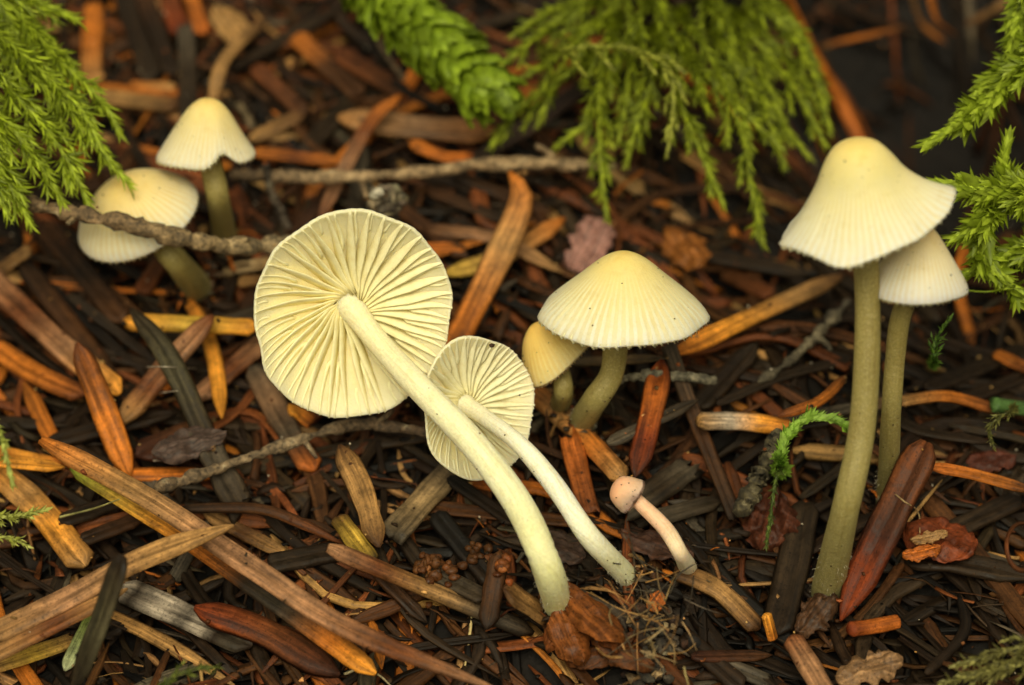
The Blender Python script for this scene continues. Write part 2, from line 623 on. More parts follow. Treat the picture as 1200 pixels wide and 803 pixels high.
def lay_fill(count, weights, size=1.0, reach=1.0):
    Vs, Fs, Cs, Us, off = [], [], [], [], 0
    for _ in range(count):
        a, b = random.uniform(-9 * reach, 9 * reach), random.uniform(-7 * reach, 9 * reach)
        dep = sum(q * math.exp(-((a - c[0]) / sa) ** 2 - ((b - c[1]) / sb) ** 2) for (c, sa, sb, q) in HOLL)
        if random.random() < dep * .9:
            continue
        k = random.choices(KINDS, weights)[0]
        if painted_shade(a, b) > random.random():
            k = random.choice(['dk', 'blk', 'blk', 'dg', 'dk', 'brn'])  # blacker kinds picked to paint in the shade
        ab, wid = random_needle(a, b, k, random.uniform(.5, 1.9) * size)
        h = settle(ab, wid, .30)
        thick = wid * random.uniform(.3, .6)
        V, F, c, u = stick(ab, h, wid, thick, [jitter(C[k], .3), jitter(C[k], .3)], random.choice(['needle', 'point', 'none', 'both']), SEC_LO, .08, random.gauss(0, .35))
        stamp(ab, h, wid * .9, thick * .6)
        Vs.append(V)
        Fs += [tuple(i + off for i in f) for f in F]
        Cs.append(c)
        Us.append(u)
        off += len(V)
    return np.vstack(Vs), Fs, np.vstack(Cs), np.vstack(Us)


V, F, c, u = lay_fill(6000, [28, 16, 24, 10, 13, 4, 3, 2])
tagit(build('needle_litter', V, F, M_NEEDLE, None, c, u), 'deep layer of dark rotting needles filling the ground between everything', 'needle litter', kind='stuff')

def lay_bits(count):
    Vs, Fs, Cs, Us, off = [], [], [], [], 0
    for _ in range(count):
        a, b = random.uniform(-5.5, 5.5), random.uniform(-5, 6)
        L, wid = random.uniform(.12, .55), random.choice([.015, .02, .03, .05, .08])
        k = random.choices(KINDS, [24, 14, 22, 8, 14, 6, 8, 4])[0]
        ab, _w = random_needle(a, b, k, L, wid)
        ab = resample(ab, 5)
        h = settle(ab, wid, .5)
        V, F, c, u = stick(ab, h, wid, wid * .5, [jitter(C[k], .35)], random.choice(['none', 'both', 'point']), SEC_LO[::2], .15, random.gauss(0, .5))
        Vs.append(V)
        Fs += [tuple(i + off for i in f) for f in F]
        Cs.append(c)
        Us.append(u)
        off += len(V)
    return np.vstack(Vs), Fs, np.vstack(Cs), np.vstack(Us)


V, F, c, u = lay_bits(2600)
tagit(build('litter_fragment', V, F, M_NEEDLE, None, c, u), 'small broken bits of needle and fibre scattered through the litter', 'fragments', kind='stuff')

ALIKE = dict(
    dk=('plain dark brown rotting needle, one of many loose in the litter', 'plain dark brown needles'),
    dg=('plain dark greyish needle, one of many loose in the litter', 'plain dark greyish needles'),
    brn=('plain mid brown needle, one of many loose in the litter', 'plain mid brown needles'),
    rbr=('plain russet brown needle, one of many loose in the litter', 'plain russet needles'),
    gry=('plain weathered grey needle, one of several loose in the litter', 'plain grey needles'),
    tan=('plain small tan needle, one of several loose in the litter', 'plain tan needles'),
    org=('plain small orange brown needle, one of several loose in the litter', 'plain orange brown needles'))

placed = 0
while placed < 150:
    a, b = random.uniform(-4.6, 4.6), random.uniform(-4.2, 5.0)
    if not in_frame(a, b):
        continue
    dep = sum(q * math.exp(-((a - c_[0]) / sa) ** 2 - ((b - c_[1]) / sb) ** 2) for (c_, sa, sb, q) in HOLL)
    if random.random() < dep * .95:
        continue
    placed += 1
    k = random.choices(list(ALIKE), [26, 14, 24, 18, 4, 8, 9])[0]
    if painted_shade(a, b) > random.random():
        k = random.choice(['dk', 'dg', 'dk', 'brn'])  # loose top needles carry the same painted shade
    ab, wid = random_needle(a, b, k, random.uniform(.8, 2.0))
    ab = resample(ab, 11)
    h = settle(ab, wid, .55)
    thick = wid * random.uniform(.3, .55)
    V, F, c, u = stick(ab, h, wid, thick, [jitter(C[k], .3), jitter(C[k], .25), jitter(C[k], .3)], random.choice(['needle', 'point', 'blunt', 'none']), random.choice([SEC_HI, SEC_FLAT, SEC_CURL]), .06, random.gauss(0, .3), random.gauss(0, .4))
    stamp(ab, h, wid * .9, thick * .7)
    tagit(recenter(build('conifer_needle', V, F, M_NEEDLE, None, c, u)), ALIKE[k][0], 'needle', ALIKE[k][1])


# ------------------------------------------------------------------ the needles one can tell apart
def hero(label, pts, wpx, cols, tap='needle', sec=SEC_HI, lift=None, stiff=.8, tk=.42, roll=0.0, twist=0.0, wob=.05, n=18, name='conifer_needle', cat='needle', mat=None, group=None, sink=.02, part_of=None):
    wid = wpx * PX
    pts = [np.array(p, float) for p in pts]
    hs_ = np.zeros(len(pts))
    for it in range(9):
        ab = resample([G(p[0], p[1], h) for p, h in zip(pts, hs_)], n)
        line = settle(ab, wid, stiff) - sink
        if lift is not None:
            line = line + np.interp(np.linspace(0, 1, n), np.linspace(0, 1, len(lift)), lift)
        ctl = resample([(p[0], p[1]) for p in pts], n)
        idx = [int(np.argmin(np.hypot(*(ctl - p).T))) for p in pts]
        idx[0], idx[-1] = 0, n - 1
        hs_ = .5 * hs_ + .5 * (line[idx] + wid * tk * .5)
    # final place: the heights found, at the points they belong to
    abh = resample([(*G(p[0], p[1], h), h - wid * tk * .5) for p, h in zip(pts, hs_)], n)
    ab, line = abh[:, :2], abh[:, 2]
    thick = wid * tk
    V, F, c, u = stick(ab, line, wid, thick, cols, tap, sec, wob, roll, twist)
    stamp(ab, line, wid * .9, thick * .8)
    o = build(name, V, F, mat or M_NEEDLE, None, c, u)
    recenter(o)
    if part_of is None:
        tagit(o, label, cat, group)
    else:
        adopt(o, part_of)
    return o


H = hero
# --- back of the place, behind the paired small mushrooms
H('dark flat needle at the back beside the mossy fringe', [(143, -12), (178, 90)], 30, ['dg', 'dk', 'dg'], 'none', SEC_FLAT)
H('dark brown flat needle lying parallel to a darker one at the back', [(166, -12), (203, 88)], 25, ['brn', 'dk', 'dk'], 'blunt', SEC_FLAT)
H('russet needle end at the back above the grey needle', [(194, -14), (211, 40)], 25, ['rbr', 'red'], 'blunt')
H('pale tan straight needle crossing behind the yellow bell cap', [(108, 112), (210, 124)], 25, ['tan', 'tan', 'brn'], 'blunt')
H('dark grey straight needle standing up behind the yellow bell cap', [(218, 30), (221, 140)], 24, ['gry', 'dg', 'dg'], 'none', SEC_FLAT)
H('broad orange blade with rounded end beside the feathery moss', [(110, 4), (106, 102)], 27, ['org', 'org', 'tan'], 'blunt', SEC_FLAT)
H('short orange rounded tip lying on the pale tan needle', [(152, 100), (205, 102)], 15, ['org', 'tan'], 'blunt')
H('orange stub at the back beside the papery tan fragment', [(222, -10), (238, 40)], 20, ['org', 'ora'], 'blunt')
H('long dark needle slanting across the back litter', [(272, 80), (405, 6)], 19, ['dk', 'dg', 'dk'], 'point')
H('orange brown needle with split end at the back', [(346, 42), (424, 112)], 30, ['org', 'brn', 'brn'], 'blunt', SEC_FLAT)
H('red brown flat needle beside the curled tan strip', [(298, 78), (358, 134)], 25, ['rbr', 'brn'], 'blunt')
H('curled tan strip arching up behind the yellow bell cap', [(247, 122), (260, 76), (285, 45), (312, 22)], 17, ['tan', 'tan', 'brn'], 'both', SEC_CURL, lift=[.05, .25, .1])
H('pale brown chip-like needle lying beside the red brown one', [(292, 164), (360, 132)], 22, ['tan', 'brn'], 'both')
H('orange red needle lying in front of the pale brown one', [(296, 178), (402, 190)], 20, ['org', 'rbr', 'org'], 'point')
H('thin reddish needle reaching under the yellow bell cap', [(138, 170), (195, 180)], 12, ['rbr', 'org'], 'point')
H('red brown flat needle beside the plump moss shoot', [(396, 62), (474, 110)], 28, ['rbr', 'brn'], 'blunt')
H('thin black bent needle under the tip of the plump moss shoot', [(458, 95), (495, 118), (532, 132)], 12, ['dk', 'blk'], 'point')
H('broad striped orange needle with grey decay between its edges', [(396, 138), (490, 150), (584, 156)], 42, [(.34, .16, .05), (.18, .10, .05), (.30, .12, .035)], 'both', SEC_FLAT)
H('orange curled sliver under the broad striped needle', [(478, 166), (520, 184), (560, 186)], 20, ['org', 'ora'], 'both')
H('dark straight needle reaching out from under the green moss', [(556, 190), (690, 100)], 25, ['dk', (.07, .045, .035), 'dk'], 'blunt', lift=[0, .15])
H('grey weathered needle standing by the pale lichen knob', [(424, 172), (415, 252)], 21, ['gry', 'gry', 'dg'], 'none', SEC_FLAT)
H('long bent red brown needle leaning beside the grey weathered one', [(470, 112), (438, 138), (405, 195), (372, 262)], 19, ['org', 'rbr', 'pnk', 'rbr'], 'both', lift=[.2, .25, .1])
H('dark needle behind the twisted orange needle', [(530, 204), (650, 252)], 20, ['dk', 'brn'], 'point')
H('second dark needle behind the twisted orange needle', [(500, 222), (600, 262)], 18, ['brn', 'dg'], 'point')
H('yellow tan needle lying under the twisted orange needle', [(520, 322), (590, 300), (662, 256)], 26, ['yel', 'tan', 'org'], 'both')
H('orange stub beside the rim of the big gilled cap', [(495, 290), (540, 290)], 15, ['ora', 'org'], 'none')
H('pinkish tan needle behind the convex cap', [(496, 268), (580, 280), (660, 320)], 20, ['brn', 'pnk', 'tan'], 'point')
H('black thin needle pointing at the convex cap', [(545, 330), (590, 350), (640, 372)], 12, ['blk', 'blk'], 'blunt', lift=[.12, .02])
H('twisted orange needle with pointed tip leaning behind the big gilled cap', [(597, 202), (611, 235), (575, 320), (505, 455)], 33, ['org', 'tan', 'org', 'rbr'], 'both', SEC_HI, lift=[.45, .35, .2, .1], twist=.5)
H('short brown needle lying behind the long bright orange tan needle', [(848, 320), (905, 346)], 24, ['brn', 'rbr'], 'blunt')
H('dark long needle under the mossy hollow', [(820, 298), (950, 322)], 22, ['dk', 'dg'], 'point')
H('long bright orange tan needle beside the convex cap', [(788, 416), (880, 372), (990, 322)], 28, ['org', 'yor', 'tan', 'brn'], 'both', SEC_HI, lift=[.1, .12])
H('wide dark grey needle beside the orange tan needle', [(818, 478), (888, 402)], 29, ['dg', 'dk', 'dg'], 'point', SEC_FLAT)
H('long thin dark needle arching behind the tall mushroom', [(840, 474), (920, 440), (1005, 420)], 15, ['dk', 'dg', 'dk'], 'point')
H('dark needle lying behind the tall pair of stems', [(1085, 456), (1205, 408)], 26, ['dk', 'dg'], 'blunt', SEC_FLAT)
H('second dark needle behind the tall pair of stems', [(1100, 480), (1205, 440)], 22, ['dk', 'dk'], 'blunt', SEC_FLAT)
H('short orange brown needle end behind the green stub', [(1166, 414), (1212, 436)], 17, ['org', 'rbr'], 'blunt')
H('blurred orange tan curled needle hanging high in the dark hollow', [(1066, -12), (1080, 28), (1108, 50)], 13, ['tan', 'org'], 'point', lift=[1.2, .9, .7])
H('second blurred orange tan curled needle high in the dark hollow', [(1088, -10), (1100, 25), (1124, 45)], 12, ['org', 'brn'], 'point', lift=[1.2, .9, .7])
H('thin orange needle lying blurred in the back of the hollow', [(955, 56), (1060, 32)], 10, ['brn', 'org', 'brn'], 'both', lift=[.6, .6])
H('short orange needle blurred at the back of the hollow', [(1130, 30), (1185, 0)], 12, ['brn', 'tan'], 'both', lift=[.9, .9])
# --- the side under the lichen twig
H('broad dark needle under the lower pale cap', [(50, 262), (145, 378)], 30, ['brn', 'dk', 'brn'], 'blunt', SEC_FLAT)
H('thin black needle lying along the broad dark one', [(5, 285), (90, 365), (172, 442)], 15, ['dk', 'blk', 'dk'], 'point')
H('dark split needle lying beside the thick pinkish needle', [(25, 308), (145, 458)], 26, ['dk', 'brn', 'dk'], 'point', SEC_CURL)
H('second thin dark needle under the yellow orange one', [(80, 345), (188, 428)], 15, ['dg', 'dk'], 'point')
H('brown needle end leaning by the feathery moss', [(-15, 328), (36, 292)], 20, ['brn', 'tan'], 'blunt')
H('brown needle stub under the lower pale cap', [(165, 344), (198, 292)], 25, ['rbr', 'brn'], 'blunt')
H('pale straw chip under the lichen twig', [(262, 318), (325, 306)], 20, ['bei', 'pal', 'tan'], 'blunt', SEC_FLAT, name='straw_chip', cat='chip')
H('tan chip under the pale straw chip', [(280, 330), (318, 328)], 18, ['tan', 'brn'], 'blunt', name='straw_chip', cat='chip')
H('fat orange needle half under the thick pinkish needle', [(-10, 405), (45, 440), (98, 464)], 30, ['org', 'org', 'rbr'], 'blunt')
H('thick pinkish brown needle with tan blunt end', [(-22, 318), (60, 395), (140, 462)], 35, ['pnk', 'rbr', 'pnk', 'yor'], 'blunt', SEC_FLAT, lift=[.2, .15, .1])
H('dark broken needle lying under the upright orange one', [(55, 520), (130, 500), (208, 484)], 26, ['dk', 'dk'], 'point')
H('dark brown wide fragment under the curved dark needle', [(160, 535), (245, 500)], 40, ['dre', 'brn'], 'both', SEC_FLAT)
H('blunt orange needle lying by the yellow green moss tip', [(-12, 528), (72, 546)], 20, ['org', 'yor', 'org'], 'both')
H('pinkish red needle running under the big gilled cap', [(309, 400), (232, 466)], 27, ['pnk', 'rbr', 'pnk'], 'none', SEC_HI, lift=[.1, .02])
H('grey and orange striped needle with orange tip below the big gilled cap', [(298, 430), (335, 500), (368, 552)], 30, ['gry', (.22, .12, .06), 'gry', 'ora'], 'blunt', SEC_HI)
H('small yellow orange curled stub below the big gilled cap', [(338, 480), (350, 484), (366, 496)], 20, ['yor', 'ora'], 'blunt')
H('bright yellow orange needle with swollen end hanging under others', [(214, 342), (240, 385), (253, 430), (260, 490)], 18, ['org', 'yor', 'yor', 'yor'], 'both', SEC_RND, tk=.6, lift=[0, .02, .1])
H('smooth yellow orange needle lying level beside the big gilled cap', [(146, 378), (220, 380), (302, 384)], 24, ['yor', 'yel', 'yor'], 'blunt', SEC_RND, tk=.7, lift=[.2, .25])
H('reddish brown needle crossing in front of the yellow orange one', [(250, 370), (195, 430), (138, 500)], 31, ['rbr', 'pnk', 'rbr', 'tan'], 'both', SEC_HI, lift=[.2, .05])
H('curved dark olive needle crossing on top of the reddish one', [(153, 362), (195, 415), (238, 505), (278, 600)], 27, ['dg', 'olv', 'dg', 'gry'], 'both', SEC_HI, lift=[.25, .25, .1, .0])
H('rich orange needle propped upright against the thick pinkish one', [(90, 402), (118, 470), (152, 560)], 30, ['rbr', 'org', 'org'], 'both', SEC_HI, lift=[.5, .2, 0])
# --- near side, by the long crossed needles
H('weathered grey brown needle below the curved dark olive one', [(240, 515), (282, 596)], 35, ['gry', 'dg'], 'none', SEC_HI)
H('yellow orange mottled needle under the yellow moss', [(-14, 545), (45, 595), (100, 664)], 36, ['yor', 'tan', 'yor', 'tan'], 'blunt', SEC_HI, lift=[.1, .1])
H('orange pointed needle lying above the mottled yellow one', [(-14, 540), (76, 548)], 18, ['yor', 'yor'], 'point', lift=[.2, .15])
H('dark flat needle under the long crossed pair', [(70, 612), (160, 580)], 24, ['dk', 'dg'], 'point')
H('dark brown needle by the mottled yellow one', [(95, 634), (170, 606)], 22, ['dk', 'brn'], 'point')
H('brown yellow strip under the curving thin dark needle', [(238, 600), (335, 650)], 19, ['tan', 'brn', 'tan'], 'both')
H('dark grey ribbed needle beside the long pinkish brown one', [(315, 662), (398, 646)], 30, ['dg', 'dk'], 'blunt')
H('curving thin dark needle arched over the grey one', [(213, 596), (300, 596), (350, 612), (402, 638)], 14, ['dk', 'brn', 'rbr'], 'point', SEC_RND, tk=.7, lift=[.05, .15, .05])
H('pinkish white chip with black blotches under the long crossed pair', [(142, 690), (215, 722), (295, 758)], 36, ['wht', 'dk', 'wht', 'wht', 'blk', 'wht', 'dk', 'gry', 'dk'], 'blunt', SEC_FLAT, name='wood_chip', cat='chip')
H('dark red smooth strip beside the blotched chip', [(228, 712), (310, 740), (398, 792)], 36, ['red', 'rbr', 'dre'], 'both', SEC_CURL)
H('yellow tan needle end in front of the crossed pair', [(-14, 784), (88, 750)], 22, ['tan', 'yel', 'tan'], 'none', lift=[.05, .05])
H('pale green grey needle behind the dark upright blade', [(76, 786), (112, 716)], 18, [(.34, .36, .2), 'grn'], 'both')
H('long needle fading from green tip to orange and grey', [(86, 546), (170, 600), (215, 628), (300, 690), (372, 740), (440, 790)], 27, ['grn', 'yel', 'yor', 'org', 'dg', 'gry', 'org', 'yor'], 'blunt', SEC_HI, n=30, lift=[.3, .2, .1])
H('very long pinkish brown ribbed needle on top of the litter', [(48, 516), (180, 588), (300, 668), (410, 738), (590, 812)], 28, ['org', 'tan', 'pnk', 'pnk', 'rbr', 'pnk'], 'point', SEC_HI, n=34, lift=[.35, .3, .2])
H('long tan folded needle crossing over the green tipped one', [(-25, 752), (75, 704), (165, 656), (274, 616)], 32, ['tan', 'pnk', 'tan', 'tan'], 'point', SEC_HI, n=24, lift=[.2, .25, .25])
H('tan needle tucked beneath the long folded one', [(-22, 776), (70, 730), (150, 690)], 22, ['tan', 'rbr', 'tan'], 'point', SEC_HI, lift=[.1, .15])
H('dark brown upright blade standing in front of the folded tan needle', [(145, 652), (118, 730), (84, 815)], 34, ['dk', 'olv', 'dk'], 'point', SEC_FLAT, lift=[.9, .7, .4], roll=-.4)
# --- middle near side, around the two leaning stems
H('greyish beige cut needle under the leaning stems', [(458, 628), (532, 548)], 34, ['gry', 'bei', 'gry'], 'none', SEC_FLAT)
H('pointed tan dry leaf folded lengthwise with dark edges', [(398, 522), (424, 575), (444, 642)], 28, ['brn', 'tan', 'tan', 'brn'], 'both', SEC_CURL, lift=[.5, .3, .1])
H('dark yellowish needle behind the folded dry leaf', [(396, 606), (436, 660)], 24, ['brn', 'yel', 'dk'], 'blunt')
H('brown long needle lying beside the folded dry leaf', [(440, 668), (500, 730)], 20, ['brn', 'dk'], 'point')
H('orange brown round needle turning dark toward the leaning stem', [(384, 642), (500, 690), (625, 742)], 22, ['pnk', 'rbr', 'tan', 'gry', 'dk'], 'blunt', SEC_RND, tk=.75, lift=[.2, .05, 0])
H('black thick needle lying below the beige cut needle', [(510, 602), (578, 684)], 26, ['blk', 'blk', 'dk'], 'blunt', SEC_HI)
H('black needle lying under the thick leaning stem', [(526, 560), (604, 614)], 18, ['blk', 'dk'], 'blunt', SEC_HI)
H('grey flattened needle by the foot of the leaning stem', [(494, 664), (570, 702)], 24, ['gry', 'dg'], 'blunt', SEC_FLAT)
H('dark brown stub standing by the foot of the leaning stem', [(586, 646), (570, 738)], 24, ['brn', 'brn', 'dk'], 'both', SEC_CURL, lift=[.25, .0])
H('rounded brown scale by the foot of the leaning stem', [(590, 690), (642, 726)], 34, ['brn', 'tan', 'brn'], 'both', SEC_FLAT, name='bud_scale', cat='scale')
H('orange tan round needle passing under the smaller gilled cap', [(620, 455), (680, 508), (732, 562)], 28, ['org', 'tan', 'org', 'tan'], 'blunt', SEC_RND, tk=.75, lift=[.1, .1])
H('red orange flat needle standing behind the second leaning stem', [(668, 512), (690, 602)], 26, ['ora', 'rbr'], 'none', SEC_HI, lift=[.1, .0])
H('grey streaked wide needle behind the pink button', [(735, 598), (808, 548)], 36, ['gry', 'dg', 'gry'], 'none', SEC_HI)
H('weathered grey needle lying beside the pink button', [(760, 610), (850, 585)], 24, ['gry', 'dg'], 'point', SEC_HI)
H('dark red pointed needle standing below the convex cap', [(776, 422), (762, 490), (744, 560)], 29, ['red', 'ora', 'red', 'dre'], 'both', SEC_FLAT, lift=[.55, .3, 0])
H('long dark needle running down from the convex cap', [(783, 404), (815, 490), (862, 608)], 19, ['gry', 'brn', 'dk'], 'none', SEC_HI, lift=[.1, .1])
H('pale grey needle crossing below the convex cap', [(672, 425), (780, 420)], 16, ['gry', 'bei', 'gry'], 'point')
H('pale grey needle beside the dark red pointed one', [(712, 520), (820, 468)], 18, ['gry', 'dg'], 'point')
H('brown curved strip below the pink button foot', [(790, 668), (840, 690), (890, 738)], 26, ['brn', 'tan', 'brn'], 'blunt', SEC_CURL)
H('black needle at the edge of the dark gap', [(700, 660), (800, 700)], 18, ['dk', 'blk'], 'blunt')
# --- around the tall pair
H('long grey strip running behind the tall stems', [(905, 498), (1000, 478), (1090, 466)], 17, ['gry', 'gry', 'tan'], 'none', SEC_HI, lift=[.1, .1, .1])
H('orange brown strip ending beside the green stub', [(1055, 470), (1110, 464), (1168, 480)], 17, ['tan', 'org', 'rbr'], 'none', SEC_CURL, lift=[.15, .15])
H('short smooth green stub joined to the orange brown strip', [(1163, 474), (1220, 482)], 20, ['gre', 'gre'], 'none', SEC_RND, tk=.8, lift=[.1, .1])
H('frosted orange tan needle lying beside the bright green sprig', [(818, 494), (870, 494), (930, 502)], 24, ['tan', 'wht', 'yor', 'org'], 'blunt', SEC_RND, tk=.7, lift=[.1, .1])
H('slim orange brown curved needle beside the tall stem', [(912, 488), (960, 470), (992, 440)], 13, ['rbr', 'org', 'brn'], 'both', SEC_RND, tk=.8, lift=[.1, .2, .25])
H('wide dark grey needle standing beside the tall stem foot', [(944, 590), (930, 660), (908, 745)], 38, ['dg', 'dg', 'dk'], 'blunt', SEC_FLAT)
H('dark wide needle lying beside the curled brown ring', [(1088, 636), (1195, 584)], 28, ['dg', 'dk'], 'blunt', SEC_HI)
H('second dark wide needle below the red dry leaf', [(1060, 655), (1130, 662), (1210, 678)], 32, ['dk', 'dg'], 'point', SEC_FLAT)
H('slim orange needle with dark middle stripe beside the red dry leaf', [(1085, 546), (1140, 556), (1212, 576)], 17, ['ora', 'org', 'brn'], 'both', SEC_HI, lift=[.3, .25])
H('thin black curved needle in front of the tall pair', [(1085, 790), (1130, 740), (1122, 692)], 13, ['dk', 'blk'], 'point', SEC_RND, tk=.7)
H('dark needle lying beside the pinkish red needle stub', [(800, 745), (870, 806)], 26, ['dk', 'dk'], 'blunt')
H('thin dark red brown needle lying between the small orange stub and fibrous clump', [(810, 770), (905, 768)], 16, ['dre', 'brn'], 'point')
H('pinkish red needle stub beside the pale tan torn chip', [(928, 748), (948, 780), (968, 815)], 27, ['rbr', 'pnk', 'pnk'], 'blunt', SEC_RND, tk=.7, lift=[.2, .2])
H('small orange stub beside the dark grey needle tip', [(898, 720), (906, 750)], 13, ['yor', 'org'], 'blunt', SEC_RND, tk=.8, lift=[.2, .05])
H('big glossy red brown needle leaning against the tall stem foot', [(1086, 518), (1040, 612), (985, 728)], 42, ['rbr', 'rbr', 'dre', 'red', 'red'], 'point', SEC_FLAT, lift=[.55, .35, .1])
H('glossy orange red seed lying by the big red brown needle', [(994, 738), (1024, 734), (1054, 728)], 19, ['red', 'ora', 'ora'], 'blunt', SEC_RND, tk=.85, name='seed', cat='seed')
H('reddish strip lying beside the fibrous clump', [(768, 768), (812, 815)], 18, ['rbr', 'brn'], 'blunt')
H('orange stem leaning down behind the tall cap', [(916, -15), (950, 55), (982, 112), (1010, 172)], 18, ['org', 'org', 'ora'], 'none', SEC_RND, tk=.8, lift=[1.6, 1.1, .7, .5], name='dry_stalk', cat='stalk')


# ------------------------------------------------------------------ twigs
def twig(label, pts, wpx, cols, lift=None, knob=.22, stubs=(), n=60):
    wid = wpx * PX
    hs_ = np.zeros(len(pts))
    free = len(pts[0]) == 3
    if free:      # held up off the litter: points with their own depth
        q3 = resample([P(*p) for p in pts], n)
        ab, line = np.stack([q3[:, 0], q3 @ TT], 1), q3 @ NN - wid * .45
    for it in range(0 if free else 9):
        ab = resample([G(p[0], p[1], h) for p, h in zip(pts, hs_)], n)
        line = settle(ab, wid, .8) - .02
        if lift is not None:
            line = line + np.interp(np.linspace(0, 1, n), np.linspace(0, 1, len(lift)), lift)
        ctl = resample([(p[0], p[1]) for p in pts], n)
        idx = [int(np.argmin(np.hypot(*(ctl - np.array(p)).T))) for p in pts]
        hs_ = .5 * hs_ + .5 * (line[idx] + wid * .4)
    if not free:
        abh = resample([(*G(p[0], p[1], h), h - wid * .4) for p, h in zip(pts, hs_)], n)
        ab, line = abh[:, :2], abh[:, 2]
    ctr = RIGHT * ab[:, 0:1] + TT * ab[:, 1:2] + NN * (line + wid * .45)[:, None]
    ctr += rng.normal(0, wid * .05, ctr.shape)
    m = 12
    sec = np.array([(math.cos(a), math.sin(a)) for a in np.linspace(0, 2 * math.pi, m, endpoint=False)])
    s = np.linspace(0, 1, n)
    r = wid / 2 * (1 + knob * np.interp(s, np.linspace(0, 1, 23), rng.normal(0, 1, 23)))
    r[0] *= .5
    r[-1] *= .5
    V, F = sweep(ctr, NN, r, r, sec)
    V = V + rng.normal(0, wid * .035, V.shape)
    stamp(ab, line, wid * .8, wid * .8)
    o = recenter(build('twig', V, F, M_BARK, None, colours(cols, s, m), np.zeros((len(V), 3))))
    tagit(o, label, 'twig')
    for (t, dx, dy, dd, wp) in stubs:
        i = int(t * (n - 1))
        p0 = ctr[i]
        p1 = p0 + RIGHT * dx * PX + UP * -dy * PX + BACK * dd
        q = resample([p0, (p0 + p1) / 2 + rng.normal(0, .02, 3), p1], 8)
        rr = wp * PX / 2 * np.linspace(1, .55, 8)
        V, F = sweep(q, BACK, rr, rr, SEC_RND)
        V = V + rng.normal(0, wp * PX * .05, V.shape)
        k = recenter(build('twig_stub', V, F, M_BARK, None, colours(cols, np.linspace(0, 1, 8), 10), np.zeros((len(V), 3))))
        adopt(k, o)
    return o


twig('pale bare twig lying level under the edge of the olive moss clump', [(268, 206), (380, 208), (480, 204), (560, 194), (640, 192), (722, 197)], 15, [(.2, .125, .06), (.42, .28, .14), (.34, .22, .105), (.48, .33, .17)], lift=[.15, .25, .2], knob=.16, stubs=((.86, -26, -22, .05, 9), (.35, 8, 26, .05, 8)))
twig('knobbly lichen covered twig in front of the lower pale cap', [(30, 238, .3), (90, 250, .36), (150, 262, .38), (215, 280, .3), (275, 289, .1), (345, 286, -.2)], 21, [(.2, .125, .055), (.26, .165, .075), (.32, .22, .10), (.32, .23, .115)], knob=.25, stubs=((.75, 20, -8, .05, 11), (.2, -10, 12, .05, 10)))
twig('thin lichen twig lying under the big gilled cap', [(182, 574), (260, 548), (340, 520), (420, 498), (505, 508)], 13, [(.15, .095, .045), (.26, .18, .095), (.12, .07, .035)], lift=[.1, .15, .2], knob=.28, stubs=((.55, 18, 22, .03, 8), (.8, 24, -16, .05, 9)))
twig('short mossy upright twig beside the green sprig', [(868, 602), (890, 560), (912, 508)], 20, [(.09, .07, .03), (.11, .09, .04)], lift=[0, .3, .5], knob=.2, stubs=())
twig('thin dark bent twig beside the small yellow stem', [(311, 192), (318, 225), (338, 268)], 9, [(.06, .045, .03), (.2, .15, .1)], lift=[.15, .1, 0], knob=.15)
twig('thin straw twig beside the plump moss shoot', [(428, 18), (450, 60), (474, 94)], 7, [(.3, .2, .1), (.22, .15, .08)], lift=[.5, .3, .1], knob=.1)
twig('crumbling lichen twig beside the orange tan needle', [(890, 448), (930, 420), (962, 388), (995, 352)], 11, [(.1, .08, .045), (.2, .16, .09), (.1, .08, .05)], lift=[0, .1, .1], knob=.4, stubs=((.5, 22, 14, .03, 9),))
twig('pale lichen crusted twig below the convex cap', [(700, 448), (770, 440), (840, 446)], 10, [(.2, .17, .1), (.3, .27, .18), (.12, .1, .06)], knob=.3)


